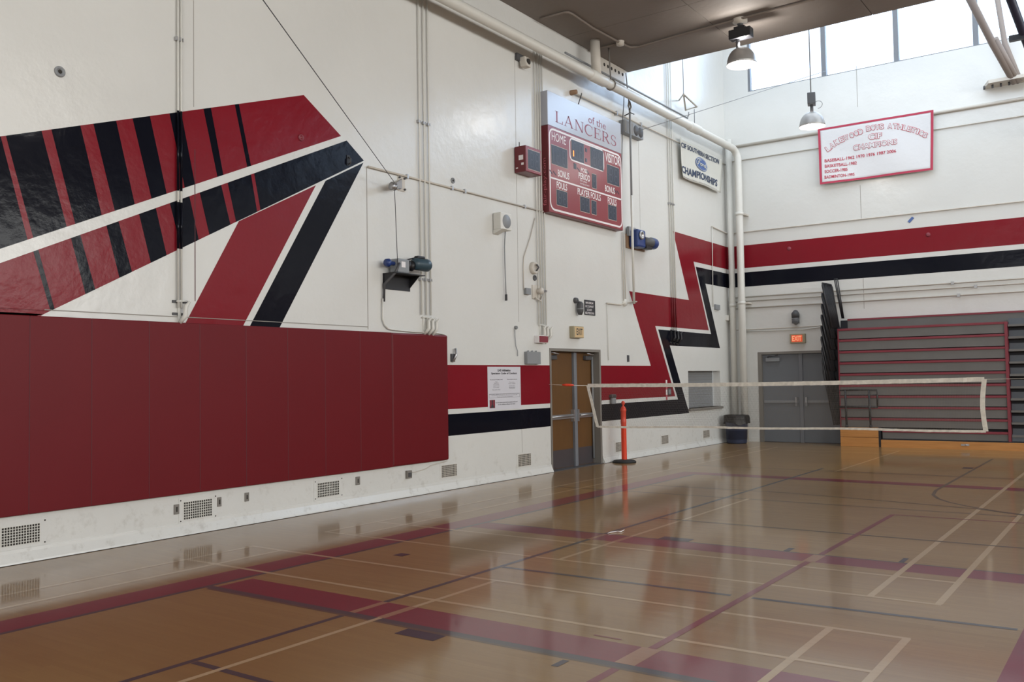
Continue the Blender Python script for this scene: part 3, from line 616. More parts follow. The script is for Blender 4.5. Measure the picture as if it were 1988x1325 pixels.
# --- scoreboard
XS = WX+0.15; S3 = lambda x, y: (1040+x/4.416, 160+y/4.416)
def s3(x, y, X=None): return onx(*S3(x, y), XS if X is None else X)
yl = (s3(103, 70).y+s3(112, 1100).y)/2; yrr = (s3(735, 355).y+s3(742, 1270).y)/2
ztp = (s3(103, 70).z+s3(735, 355).z)/2; zbt = (s3(112, 1105).z+s3(742, 1275).z)/2; zmd = (s3(105, 372).z+s3(735, 606).z)/2
sb = thing('scoreboard', 'large red basketball scoreboard with white header panel reading of the LANCERS', 'scoreboard', (WX, (yl+yrr)/2, zbt))
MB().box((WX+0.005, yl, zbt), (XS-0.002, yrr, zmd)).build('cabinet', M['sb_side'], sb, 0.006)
MB().box((XS-0.002, yl+0.004, zbt+0.01), (XS, yrr-0.004, zmd)).build('face_panel', M['sb_red'], sb)
MB().box((WX+0.005, yl, zmd+0.004), (XS, yrr, ztp)).build('header_panel', M['sb_white'], sb, 0.004)
def sline(pts, wd, m='sb_line', name='outline', X=None, parent=None):
    X = XS+0.001 if X is None else X; mb = MB()
    n = len(pts); L_, R_ = [], []
    for i, p in enumerate(pts):
        closed = (Vector(pts[0])-Vector(pts[-1])).length < 1e-6
        pa = Vector(pts[i-1]) if i > 0 else (Vector(pts[-2]) if closed else Vector(p)); pb = Vector(pts[i+1]) if i < n-1 else (Vector(pts[1]) if closed else Vector(p))
        t = (pb-pa).normalized(); nn = Vector((-t.y, t.x))*wd/2
        L_.append((X, p[0]+nn.x, p[1]+nn.y)); R_.append((X, p[0]-nn.x, p[1]-nn.y))
    mb.add(L_+R_, [(i, i+1, n+i+1, n+i) for i in range(n-1)]); return mb.build(name, M[m], parent or sb)
def rrect(y0, y1, z0, z1_, r, n=5):
    P = []
    for (cy, cz, a0) in ((y1-r, z1_-r, 0), (y0+r, z1_-r, 90), (y0+r, z0+r, 180), (y1-r, z0+r, 270)):
        for k in range(n+1):
            a = math.radians(a0+90*k/n); P.append((cy+r*math.cos(a), cz+r*math.sin(a)))
    return P+[P[0]]
sline(rrect(yl+0.045, yrr-0.03, zbt+0.06, zmd-0.05, 0.13), 0.035)
zdv = (s3(112, 815).z+s3(738, 1003).z)/2; sline([(yl+0.05, zdv), (yrr-0.03, zdv)], 0.03)
iy0, iy1 = s3(292, 560).y, s3(583, 670).y; iz1 = min(s3(437, 528).z, zmd-0.085); iz0 = s3(437, 712).z
sline(rrect(iy0, iy1, iz0, iz1, 0.09), 0.028, X=XS+0.0016)
def stxt(s, x0, x1, yc, h_, m='sb_line', off=0.018): a = S3(x0, yc); b = S3(x1, yc); return lw_text(s, a[0], b[0], a[1], h_/4.416, M[m], sb, XS+0.0015, off)
for t_ in (('HOME', 138, 258, 480, 72, 'sb_line', 0.0), ('VISITOR', 597, 722, 660, 78), ('BONUS', 190, 288, 792, 60), ('FOULS', 180, 270, 890, 58), ('POSS', 388, 442, 757, 36), ('PERIOD', 368, 466, 812, 54), ('BONUS', 595, 678, 920, 55), ('PLAYER FOULS', 360, 557, 962, 56), ('FOULS', 618, 693, 1022, 56)): stxt(*t_)
stxt('Daktronic' if False else 'fair-play', 380, 440, 850, 20, off=0.0); stxt('scoring systems', 380, 460, 878, 20, off=0.0)
SEG7 = {'a': ((0.1, 1), (0.9, 1)), 'b': ((1, 0.95), (1, 0.55)), 'c': ((1, 0.45), (1, 0.05)), 'd': ((0.1, 0), (0.9, 0)), 'e': ((0, 0.45), (0, 0.05)), 'f': ((0, 0.95), (0, 0.55)), 'g': ((0.1, 0.5), (0.9, 0.5))}
def display(parent, X, y0, y1, z0, z1_, digits, lead=False, lit=None):
    dsp = MB().box((X, y0, z0), (X+0.004, y1, z1_)).build('display_window', M['lcd'], parent)
    W_ = y1-y0; H_ = z1_-z0; m_ = MB(); dw = W_*0.9/(digits+(0.4 if lead else 0)); sw = 0.022*H_/0.5+0.012
    st = y0+W_*0.08
    if lead:
        m_.box((X+0.004, st, z0+H_*0.14), (X+0.0052, st+sw, z0+H_*0.86)); st += dw*0.35
    for k in range(digits):
        a = st+k*dw+dw*0.12; b = a+dw*0.62; c = z0+H_*0.14; d = z0+H_*0.86
        for key, ((u0, v0), (u1, v1)) in SEG7.items():
            q0 = (a+(b-a)*u0, c+(d-c)*v0); q1 = (a+(b-a)*u1, c+(d-c)*v1)
            bx = ((X+0.004, min(q0[0], q1[0])-(sw/2 if u0 == u1 else 0), min(q0[1], q1[1])-(sw/2 if v0 == v1 else 0)), (X+0.0052, max(q0[0], q1[0])+(sw/2 if u0 == u1 else 0), max(q0[1], q1[1])+(sw/2 if v0 == v1 else 0)))
            if lit == (k, key): MB().box(bx[0], (bx[1][0]+0.001, *bx[1][1:])).build('lit_segment', M['lit'], dsp)
            else: m_.box(*bx)
    m_.build('digit_segments', M['seg'], dsp)
    sline(rrect(y0-0.006, y1+0.006, z0-0.006, z1_+0.006, 0.01, 1), 0.008, 'creamd', 'bezel', X+0.001, parent)
def sdisp(x0, x1, ytop, ybot, digits, lead=False, lit=None):
    xm_ = (x0+x1)/2; ymid = (ytop+ybot)/2
    display(sb, XS+0.0005, s3(x0, ymid).y, s3(x1, ymid).y, s3(xm_, ybot).z, s3(xm_, ytop).z, digits, lead, lit)
sdisp(135, 270, 558, 717, 2, True); sdisp(307, 412, 510, 677, 2, False, (0, 'e')); sdisp(470, 578, 572, 742, 2); sdisp(612, 714, 722, 878, 2)
sdisp(483, 520, 790, 908, 1); sdisp(180, 270, 932, 1060, 2); sdisp(382, 461, 988, 1112, 2); sdisp(479, 520, 1018, 1132, 1); sdisp(622, 692, 1058, 1180, 2)
for (x, y, w_) in ((432, 582, 14), (432, 668, 14), (337, 720, 22)):
    c_ = s3(x, y); r_ = w_*0.0022; MB().box((XS, c_.y-r_, c_.z-r_*1.1), (XS+0.003, c_.y+r_, c_.z+r_*1.1)).build('indicator', M['lcd'], sb)
for (x, y) in ((132, 765), (165, 778), (368, 745), (447, 768), (686, 935), (706, 942)):
    c_ = s3(x, y); MB().prism([(XS, c_.y-0.05, c_.z+0.03), (XS, c_.y+0.04, c_.z-0.02), (XS, c_.y+0.04, c_.z-0.045), (XS, c_.y-0.05, c_.z+0.005)], (0.003, 0, 0)).build('arrow_indicator', M['lcd'], sb)
# serif header lettering drawn stroke by stroke
def glyphs():
    G = {}
    st, th = 0.13, 0.05
    def bar(x0, y0, x1, y1, w_): return [('l', x0, y0, x1, y1, w_)]
    G['L'] = (0.72, [('l', .17, 0, .17, 1, st), ('l', .03, .98, .32, .98, .04), ('l', .03, .02, .68, .02, .05), ('l', .68, .0, .70, .28, .05)])
    G['A'] = (0.92, [('l', .12, 0, .46, 1, th), ('l', .44, 1, .78, 0, st), ('l', .2, .34, .66, .34, .05), ('l', 0, .02, .25, .02, .04), ('l', .64, .02, .92, .02, .04)])
    G['N'] = (0.92, [('l', .16, 0, .16, 1, th), ('l', .16, 1, .78, 0, st), ('l', .78, 0, .78, 1, th), ('l', 0, .02, .30, .02, .04), ('l', 0, .98, .2, .98, .04), ('l', .64, .98, .93, .98, .04)])
    G['C'] = (0.84, [('a', .46, .5, .40, .50, 42, 318, .05, st), ('l', .76, .66, .78, .95, .045)])
    G['E'] = (0.76, [('l', .17, 0, .17, 1, st), ('l', .03, .98, .68, .98, .05), ('l', .03, .02, .70, .02, .05), ('l', .17, .52, .52, .52, .05), ('l', .52, .40, .52, .64, .04), ('l', .67, .78, .68, 1, .04), ('l', .70, 0, .73, .25, .05)])
    G['R'] = (0.88, [('l', .17, 0, .17, 1, st), ('l', .03, .98, .42, .98, .05), ('l', .03, .02, .32, .02, .04), ('a', .40, .745, .24, .235, 90, -90, .05, st), ('l', .17, .50, .42, .50, .05), ('l', .40, .5, .76, .0, st), ('l', .72, .02, .90, .02, .04)])
    G['S'] = (0.62, [('a', .31, .75, .22, .24, 30, 260, .05, .10), ('a', .31, .25, .24, .25, 85, -155, .13, .05), ('l', .50, .72, .53, .95, .04), ('l', .05, .06, .07, .30, .04)])
    return G
def serif(word, fn, parent, m):
    G = glyphs(); tot = sum(G[c][0] for c in word)+0.08*(len(word)-1); x = 0; mb = MB()
    def quad(p, q, w0, w1):
        p, q = Vector(p), Vector(q); t = (q-p).normalized(); n = Vector((-t.y, t.x))
        mb.add([fn(*v) for v in ((p+n*w0/2), (q+n*w1/2), (q-n*w1/2), (p-n*w0/2))], [(0, 1, 2, 3)])
    for c in word:
        w_, S = G[c]
        for s in S:
            if s[0] == 'l': quad((x+s[1], s[2]), (x+s[3], s[4]), s[5], s[5])
            else:
                _, cx, cy, rx, ry, a0, a1, wa, wb = s; K = 14
                P = [(x+cx+rx*math.cos(math.radians(a0+(a1-a0)*k/K)), cy+ry*math.sin(math.radians(a0+(a1-a0)*k/K))) for k in range(K+1)]
                for k in range(K):
                    if c == 'S': f0, f1 = k/K, (k+1)/K
                    else: f0, f1 = math.sin(math.pi*k/K), math.sin(math.pi*(k+1)/K)
                    quad(P[k], P[k+1], wa+(wb-wa)*f0, wa+(wb-wa)*f1)
        x += w_+0.08
    return mb.build('lettering', M[m], parent), tot
tot = sum(glyphs()[c][0] for c in 'LANCERS')+0.08*6
ya_, yb_ = s3(165, 300).y, s3(690, 500).y; zb2 = (s3(560, 510).z+s3(210, 355).z)/2; hh = (s3(455, 365).z-s3(455, 455).z)
zb2 = s3(450, 454).z
serif('LANCERS', lambda u, v: Vector((XS+0.001, ya_+(yb_-ya_)*u/tot, zb2+hh*v)), sb, 'letter_red')
stxt('of the', 452, 600, 345, 62, 'letter_red', 0.0)
# web address on the cabinet's left side
pA = onx(1058.5, 400, XS-0.07)
put_text('fair-play.com', lambda u, v: Vector((WX+0.025+(1-v)*0.09, yl-0.001, zbt+0.12+u*0.85)), 'side_lettering', M['cloth_pink'], sb, 0.0)

# --- shot clock
e0 = onx(1020, 312, WX+0.24); XC = WX+0.24
y0c, y1c = onx(1020.5, 312, XC).y, onx(1051.5, 320, XC).y; zt0, zb0 = onx(1036, 287, XC).z, onx(1036, 337, XC).z
e = thing('shot_clock', 'red box shot clock with dark two-digit face left of the scoreboard', 'clock', (WX, (y0c+y1c)/2, zb0))
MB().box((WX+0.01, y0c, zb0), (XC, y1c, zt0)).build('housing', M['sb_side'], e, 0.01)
MB().box((XC-0.002, y0c+0.01, zb0+0.01), (XC+0.001, y1c-0.01, zt0-0.01)).build('face_panel', M['sb_red'], e)
display(e, XC+0.001, y0c+0.07, y1c-0.05, zb0+0.06, zt0-0.06, 2)
m_ = MB(); m_.box((WX+0.10, y0c-0.003, zt0-0.24), (WX+0.19, y0c, zt0-0.16)); m_.box((WX+0.15, y0c-0.003, zt0-0.33), (WX+0.20, y0c, zt0-0.29)); m_.box((WX+0.04, y0c-0.003, zt0-0.38), (WX+0.08, y0c, zt0-0.36)); m_.build('side_sticker', M['sb_line'], e)
MB().tube([(WX+0.08, y0c+0.05, zt0), (WX+0.08, y0c+0.05, zt0+0.08)], 0.008).build('antenna', M['darkgrey'], e)

# --- vertical conduit groups on the left wall
def conduits(name, lab, cat, xs, ya, yb, at, r, m, clamps=(), proud=0.03, clampm='steel'):
    ys = [onx(x, at).y for x in xs]; zt_ = min(onx(sum(xs)/len(xs), ya).z, TOPZ-0.05 if xs[0] > 1290 else CEIL-0.01); zb_ = onx(sum(xs)/len(xs), yb).z
    e = thing(name, lab, cat, (WX, sum(ys)/len(ys), zb_))
    for y in ys: MB().tube([(WX+proud, y, zb_), (WX+proud, y, zt_)], r).build('pipe', M[m], e)
    for (cpx, cpy) in clamps:
        zc = onx(cpx, cpy).z
        for y in ys:
            MB().box((WX+0.001, y-r*2.6, zc-0.02), (WX+proud+r+0.006, y-r*1.0, zc+0.02)).box((WX+0.001, y+r*1.0, zc-0.018), (WX+proud+r+0.004, y+r*2.0, zc+0.018)).build('clamp', M[clampm], e)
    return e, ys, zt_, zb_
conduits('conduit_run', 'pair of thin white conduits crossing the red and black mural', 'conduit', [342.5, 348.5], -160, 598, 78, 0.012, 'cream', [(346, 78)])
e = COL.objects['conduit_run']
for (ya, yb) in ((217, 372), (394, 484)):
    for x in (342.5, 348.5):
        y = onx(x, 78).y; MB().tube([(WX+0.03, y, onx(346, yb).z), (WX+0.03, y, onx(346, ya).z)], 0.0135).build('painted_black_length', M['wall_black'], e)
conduits('conduit_run', 'three tall cream conduits right of the pulley bracket', 'conduit', [812.2, 821.5, 830.3], -200, 612, 330, 0.012, 'cream', [(815, 238), (826, 544)])
conduits('conduit_run', 'group of cream conduits running beside the scoreboard and shot clock', 'conduit', [1034, 1039.5, 1044, 1048.5], 90, 630, 100, 0.011, 'cream', [(1050, 565)])
conduits('conduit_run', 'three thin conduits left of the blue logo banner', 'conduit', [1297.6, 1301.3, 1305.3], 60, 640, 402, 0.014, 'cream', [(1302, 397)])
e = bpy.data.objects['conduit_run.003']
for x in (1297.6, 1301.3, 1305.3):
    y = onx(x, 402).y; MB().tube([(WX+0.03, y, onx(1304, 636).z), (WX+0.03, y, onx(1302, 578).z)], 0.0155).build('painted_red_length', M['pad'], e)
conduits('conduit_run', 'two thin conduits under the right end of the scoreboard', 'conduit', [1207, 1210.5], 452, 588, 520, 0.010, 'creamd')
def cleats(px, py, n, m, lab, dx=10, name='rope_cleat'):
    e = thing(name, lab, 'cleat', onx(px, py+30))
    for k in range(n):
        p = onx(px+k*dx, py+k*1.5, WX); y, z = p.y, p.z
        b_ = MB(); b_.box((WX, y-0.015, z-0.30), (WX+0.02, y+0.015, z+0.02)); b_.build('back_plate', M[m], e)
        a_ = MB(); a_.tube([(WX+0.02, y-0.01, z-0.26), (WX+0.10, y+0.02, z-0.16), (WX+0.07, y+0.05, z-0.05), (WX+0.10, y+0.08, z)], [0.018, 0.028, 0.024, 0.012], 8)
        a_.tube([(WX+0.03, y-0.04, z), (WX+0.03, y+0.09, z+0.01)], 0.012, 6); a_.build('horn', M[m], e)
        MB().lathe([(0, 0.03), (0.016, 0.026), (0.018, 0)], (WX, y-0.035, z-0.27), 'x', 8).build('bolt', M['hole'], e)
    return e
cleats(346, 586, 1, 'cream', 'cream rope cleat on bolted bars at the mural foot', 8)
pb_ = [onx(351, 586), onx(351, 608)]
for q in pb_: pass
cleats(821, 617, 3, 'cream', 'three cream rope cleats above the right end of the pad', 7.5)
cleats(1047, 632, 3, 'cream', 'three cream rope cleats above the fire alarm', 6)
cleats(1302, 642, 3, 'black', 'black cleats painted over on the black zigzag', 6)
e = thing('slotted_bracket', 'pair of short dark slotted bars behind the cleat above the pad', 'bracket', onx(347, 612))
for (xa, xb, yv) in ((334, 345, 585.5), (352, 363, 587), (334, 345, 609.5), (352, 363, 611)):
    a = onx(xa, yv); b = onx(xb, yv); MB().box((WX, a.y, a.z-0.014), (WX+0.015, b.y, a.z+0.014)).build('bar', M['darkgrey'], e)

def run_L(name, lab, pts, r, m, X=WX+0.03, cat='conduit', seg=8, clips=None):
    P = [onx(x, y, X) for x, y in pts]; e = thing(name, lab, cat, P[0])
    MB().tube(P, r, seg).build('pipe', M[m], e)
    for (x, y) in clips or []:
        p = onx(x, y, WX); MB().box((WX, p.y-0.02, p.z-0.035), (X+r+0.004, p.y+0.02, p.z+0.035)).build('clip', M['steel'], e)
    return e
zA = onx(712, 324).z
e = thing('conduit_run', 'long thin grey conduit sloping across the wall from mural tip to scoreboard', 'conduit', onx(712, 324)); P0 = onx(712, 324.5); P1 = onx(1065, 417)
MB().tube([(WX+0.025, P0.y, zA), (WX+0.025, P1.y, zA)], 0.015).build('pipe', M['creamd'], e)
for x in (788, 875, 900, 1016): p = onx(x, 324.5+(x-712)*0.261); MB().box((WX+0.001, p.y-0.015, zA-0.03), (WX+0.045, p.y+0.015, zA+0.03)).build('clip', M['steel'], e)
zH = onx(1115, 184).z
e = thing('conduit_run', 'thin pipe above the scoreboard running to the back corner', 'conduit', onx(1115, 184)); yE = BY-0.03
MB().tube([(WX+0.05, onx(1108, 181).y, zH), (WX+0.05, yE, zH)], 0.016).build('pipe', M['creamd'], e)
p = onx(1108, 182); MB().lathe([(0, 0.14), (0.04, 0.13), (0.05, 0.02), (0.05, 0)], (WX, p.y, zH), 'x', 12).build('end_flange', M['plywood'], e)
MB().tube([(WX+0.07, p.y+0.1, zH-0.28), (WX+0.1, p.y+0.22, zH), (WX+0.08, p.y+0.26, zH+0.04)], 0.01).build('hook', M['darkgrey'], e)
for x, y in ((1193, 222), (1240, 243), (1380, 307)): pp = onx(x, y); MB().box((WX+0.001, pp.y-0.02, zH-0.04), (WX+0.07, pp.y+0.02, zH+0.04)).build('clip', M['steel'], e)

# cable and pulley, black shelf motor
pu = onx(763, 362, WX+0.22)
e = thing('pulley_bracket', 'grey pulley on a bolted wall bracket that guides the long cable', 'pulley', onx(780, 357))
pm = onx(779, 357)
MB().box((WX, pm.y-0.08, pm.z-0.11), (WX+0.012, pm.y+0.07, pm.z+0.11)).build('mount_plate', M['creamd'], e, 0.003)
MB().prism([(WX+0.01, pm.y-0.01, pm.z-0.07), (WX+0.01, pm.y-0.01, pm.z+0.07), (pu.x, pu.y, pu.z+0.03), (pu.x, pu.y, pu.z-0.03)], (0, 0.02, 0)).build('arm', M['steel'], e)
MB().lathe([(0, -0.03), (0.058, -0.03), (0.045, -0.012), (0.045, 0.012), (0.058, 0.03), (0, 0.03)], (pu.x, pu.y, pu.z), 'y', 20).build('wheel', M['steel'], e)
m_ = MB()
for dy in (-0.06, 0.05):
    for dz in (-0.08, 0.08): m_.lathe([(0, 0.03), (0.014, 0.028), (0.016, 0)], (WX+0.01, pm.y+dy, pm.z+dz), 'x', 8)
m_.build('bolt', M['darkgrey'], e)
farp = onx(430, -112, -5.6)
mo = onx(772, 515, WX+0.22)
MBc = MB().tube([mo, pu+Vector((0.0, 0.03, -0.03)), pu+Vector((0.02, 0, 0.06)), farp], 0.005, 6)
tag(MBc.build('hoist_cable', M['darkgrey']), 'thin dark steel cable running from ceiling over the pulley to the black motor', 'cable')
# black motor
pa = onx(743, 533); pbm = onx(792, 565); zsh = onx(745, 534, WX+0.02).z
e = thing('hoist_motor', 'dark teal electric hoist motor on a black steel shelf above the pad', 'motor', (WX, onx(770, 540).y, onx(770, 565).z))
Y0m, Y1m = onx(743, 548).y, onx(795, 550).y; Zb = onx(770, 564).z; Zt = onx(770, 534).z
MB().box((WX, Y0m, Zb), (WX+0.012, Y1m, Zt)).build('back_plate', M['black'], e)
MB().prism([(WX+0.012, Y0m+0.01, Zb+0.04), (WX+0.012, Y0m+0.01, Zt), (WX+0.22, Y0m+0.01, Zt)], (0, 0.012, 0)).build('gusset', M['black'], e)
MB().prism([(WX+0.012, Y1m-0.02, Zb+0.04), (WX+0.012, Y1m-0.02, Zt), (WX+0.22, Y1m-0.02, Zt)], (0, 0.012, 0)).build('gusset', M['black'], e)
MB().box((WX, Y0m, Zt-0.012), (WX+0.26, Y1m+0.05, Zt)).build('shelf', M['black'], e)
cz = Zt+0.13; cx = WX+0.14
MB().box((cx-0.08, Y0m+0.08, Zt), (cx+0.08, Y0m+0.32, cz+0.07)).build('gearbox', M['grey'], e, 0.02)
MB().lathe([(0, -0.05), (0.05, -0.05), (0.06, 0), (0.03, 0.02), (0.03, 0.12)], (cx, Y0m-0.03, cz), 'y', 18).build('end_drum', M['blue'], e)
MB().lathe([(0.0, 0), (0.07, 0), (0.08, 0.03), (0.05, 0.06), (0.07, 0.09), (0.075, 0.13), (0.05, 0.15)], (cx, Y0m+0.32, cz), 'y', 20).build('coupling', M['black'], e)
MB().lathe([(0, -0.02), (0.075, -0.02), (0.088, 0.01), (0.09, 0.19), (0.093, 0.20), (0.093, 0.27), (0.075, 0.30), (0, 0.305)], (cx+0.04, Y0m+0.47, cz+0.03), 'y', 24).build('motor_body', M['teal'], e)
MB().box((cx, Y0m+0.50, cz+0.105), (cx+0.08, Y0m+0.66, cz+0.15)).build('terminal_box', M['black'], e, 0.015)
MB().box((cx+0.08, Y0m+0.15, cz-0.05), (cx+0.082, Y0m+0.23, cz+0.03)).build('rating_label', M['sb_line'], e)
MB().tube([(cx+0.09, Y0m+0.10, cz), (cx+0.08, Y0m+0.02, cz-0.14), (WX+0.04, Y0m-0.01, Zb+0.06), (WX+0.03, Y0m-0.01, Zb-0.18)], 0.018).build('flexible_conduit', M['darkgrey'], e)
MB().tube([(cx, Y0m+0.3, cz+0.06), (cx+0.02, Y0m+0.42, cz+0.10), (cx+0.03, Y0m+0.53, cz+0.13)], 0.01, 6).build('wire', M['black'], e)
run_L('conduit_run', 'cream conduit dropping from the black motor and bending over the pad corner', [(743, 580), (743, 620), (746, 630), (753, 638), (760, 640), (800, 644), (850, 647), (862, 649), (868, 655)], 0.013, 'cream', WX+0.025)

# blue motor
YB0 = onx(1216, 460).y; e = thing('hoist_motor', 'blue gearbox and motor bolted to brown plywood under the scoreboard', 'motor', onx(1240, 480))
p0 = onx(1213.5, 455); p1 = onx(1249, 480)
MB().box((WX, onx(1214, 460).y, onx(1230, 485).z), (WX+0.03, onx(1249, 470).y, onx(1230, 458).z)).build('mount_board', M['plywood'], e)
zB = onx(1238, 463, WX+0.15).z; yB = onx(1232, 463, WX+0.15).y
MB().box((WX+0.03, onx(1214, 452).y, onx(1220, 460).z), (WX+0.09, onx(1228, 452).y, onx(1220, 442).z)).build('control_box', M['grey'], e, 0.006)
MB().box((WX+0.04, yB-0.05, zB-0.20), (WX+0.26, yB+0.30, zB+0.17)).build('gearbox', M['blue'], e, 0.04)
MB().lathe([(0.05, 0.01), (0.09, 0.01), (0.09, 0.04), (0.05, 0.04), (0.045, 0.0), (0, 0)], (WX+0.26, yB+0.06, zB+0.04), 'x', 20).build('shaft_ring', M['steel'], e)
MB().lathe([(0, 0), (0.10, 0), (0.10, 0.30), (0.115, 0.32), (0.115, 0.50), (0.09, 0.54), (0, 0.55)], (WX+0.20, yB+0.27, zB-0.05), 'y', 22).build('motor_body', M['darkgrey'], e)
MB().lathe([(0.117, 0.33), (0.12, 0.34), (0.12, 0.50), (0.117, 0.51)], (WX+0.20, yB+0.27, zB-0.05), 'y', 22).build('fan_cover', M['blue'], e)
MB().box((WX+0.12, yB+0.32, zB-0.20), (WX+0.26, yB+0.58, zB-0.13)).build('terminal_box', M['black'], e, 0.01)

# wall bits
def disc_L(name, lab, cat, px, py, r, m, h=0.03, m2=None):
    p = onx(px, py); e = thing(name, lab, cat, (WX, p.y, p.z))
    MB().lathe([(0, h*0.6), (r*0.55, h*0.6), (r*0.6, h), (r*0.9, h), (r, h*0.5), (r, 0)], (WX, p.y, p.z), 'x', 18).build('ring', M[m], e)
    if m2: MB().lathe([(0, h*0.9), (r*0.35, h*0.8), (r*0.4, h*0.5)], (WX, p.y, p.z), 'x', 12).build('centre', M[m2], e)
    return e
disc_L('anchor_socket', 'round grey anchor socket high on the far left wall', 'anchor', 115.5, 139.5, 0.055, 'grey', 0.02, 'hole')
disc_L('anchor_socket', 'round red anchor socket near the mural tip', 'anchor', 583.5, 267.5, 0.045, 'bl_red', 0.02, 'bl_red')
disc_L('anchor_socket', 'small round anchor socket right of the three cream conduits', 'anchor', 878.5, 351, 0.045, 'grey', 0.02, 'hole')
p = onx(1034, 521); e = disc_L('alarm_bell', 'round cream alarm bell beside the conduits', 'bell', 1034, 521, 0.11, 'creamd', 0.07)
MB().tube([(WX+0.07, p.y+0.02, p.z-0.05), (WX+0.10, p.y+0.04, p.z+0.01), (WX+0.07, p.y+0.03, p.z+0.06)], 0.014).build('striker', M['darkgrey'], e)
disc_L('round_plug', 'small dark round plug under the alarm bell', 'plug', 1037.5, 540, 0.05, 'darkgrey', 0.02)
p = onx(1041, 568); e = thing('camera_bracket', 'cream wall device tangled among the conduits below the bell', 'device', (WX, p.y, p.z))
MB().box((WX, p.y-0.14, p.z-0.12), (WX+0.02, p.y+0.12, p.z+0.12)).build('plate', M['creamd'], e, 0.004)
MB().lathe([(0, 0.11), (0.05, 0.10), (0.062, 0.07), (0.045, 0.02), (0.045, 0)], (WX+0.02, p.y+0.02, p.z+0.02), 'x', 16).build('dome', M['creamd'], e)
MB().tube([(WX+0.05, p.y-0.10, p.z-0.10), (WX+0.08, p.y+0.02, p.z-0.16), (WX+0.05, p.y+0.12, p.z-0.06)], 0.012).build('wire', M['creamd'], e)
run_L('conduit_run', 'thin conduit angling down from the long pipe to the switch box', [(1038.5, 424), (1030, 460), (1017, 500), (1016, 520), (1017, 562)], 0.009, 'creamd', WX+0.02)
p = onx(876.5, 690); e = thing('latch_bracket', 'small dark latch bracket on the wall beside the pad end', 'bracket', (WX, p.y, p.z))
MB().box((WX, p.y-0.03, p.z-0.10), (WX+0.03, p.y+0.05, p.z+0.02)).build('plate', M['darkgrey'], e); MB().tube([(WX+0.03, p.y, p.z-0.1), (WX+0.06, p.y+0.04, p.z), (WX+0.04, p.y+0.05, p.z+0.10)], 0.02).build('catch', M['steel'], e)
# hanging plug cord below speaker
p = onx(982, 428, WX+0.15); e = thing('wall_speaker', 'cream box loudspeaker with round grille on the left wall', 'speaker', (WX, p.y, p.z-0.25))
A0, A1 = onx(966, 430, WX+0.02).y, onx(999, 430, WX+0.26).y; Zs1, Zs0 = onx(985, 411, WX+0.26).z, onx(985, 444, WX+0.26).z
Yc0, Yc1 = onx(977, 430, WX+0.26).y, onx(998, 430, WX+0.26).y
MB().box((WX+0.01, Yc0+0.06, Zs0), (WX+0.17, Yc1+0.06, Zs1)).build('cabinet', M['cream'], e, 0.012)
MB().lathe([(0, 0.006), (0.11, 0.006), (0.115, 0)], (WX+0.17, (Yc0+Yc1)/2+0.07, (Zs0+Zs1)/2), 'x', 24).build('grille', M['grey'], e)
MB().prism([(WX+0.01, Yc0+0.06, Zs0), (WX+0.2, Yc0+0.06, Zs0), (WX+0.01, Yc0+0.06, Zs0-0.07)], (0, 0.14, 0)).build('bracket', M['cream'], e)
run_L('hanging_cord', 'thin dangling cord with plug under the cream wall speaker', [(981, 447), (979.5, 480), (981, 540), (982.5, 572)], 0.009, 'grey', WX+0.04, 'cord')
tag(MB().box(onx(979.8, 572, WX+0.02), onx(985.5, 584, WX+0.07)).build('plug_connector', M['darkgrey'], None, 0.01), 'small grey connector at the end of the dangling cord', 'connector')
run_L('hanging_cord', 'thin pale cord dangling left of the grey junction box', [(999.5, 638), (1000, 655), (1001.5, 672), (1005, 682), (1005, 692)], 0.006, 'grey', WX+0.02, 'cord')
disc_L('cord_hook', 'small round hook holding the pale cord', 'hook', 1000, 636.5, 0.03, 'grey', 0.04)
# camera-like sensor at top
p = onx(1006, 122, WX); e = thing('security_camera', 'grey boxy camera high on the wall above the shot clock', 'camera', (WX, p.y, p.z))
MB().box((WX, p.y-0.10, p.z+0.02), (WX+0.05, p.y+0.12, p.z+0.14)).build('mount', M['darkgrey'], e); MB().obox((WX+0.10, p.y+0.06, p.z), (0.07, 0, 0.0), (0, 0.075, 0), (-0.02, 0, 0.09)).build('body', M['creamd'], e, 0.02)
MB().lathe([(0, 0.02), (0.05, 0.012), (0.055, 0)], (WX+0.172, p.y+0.06, p.z), 'x', 14).build('lens', M['hole'], e)
# grey double box right of the scoreboard
Xg = WX+0.14; e = thing('winch_box', 'long grey metal winch box right of the scoreboard header', 'box', onx(1230, 265))
ya1, ya2 = onx(1213, 248, Xg).y, onx(1249, 258, Xg).y; zg1, zg0 = onx(1231, 240, Xg).z, onx(1231, 264, Xg).z
MB().box((WX, ya1, zg0), (Xg, ya2, zg1)).build('case', M['grey'], e, 0.006)
for k, t_ in enumerate((0.5, 0.74)): MB().lathe([(0, 0.03), (0.07, 0.03), (0.10, 0.01), (0.11, 0)], (Xg, ya1+(ya2-ya1)*(t_+0.1), (zg0+zg1)/2), 'x', 16).build('port', M['darkgrey'], e)
MB().box((Xg, ya1+0.02, zg0+0.02), (Xg+0.004, ya1+(ya2-ya1)*0.44, zg1-0.02)).build('cover', M['door_frame'], e)
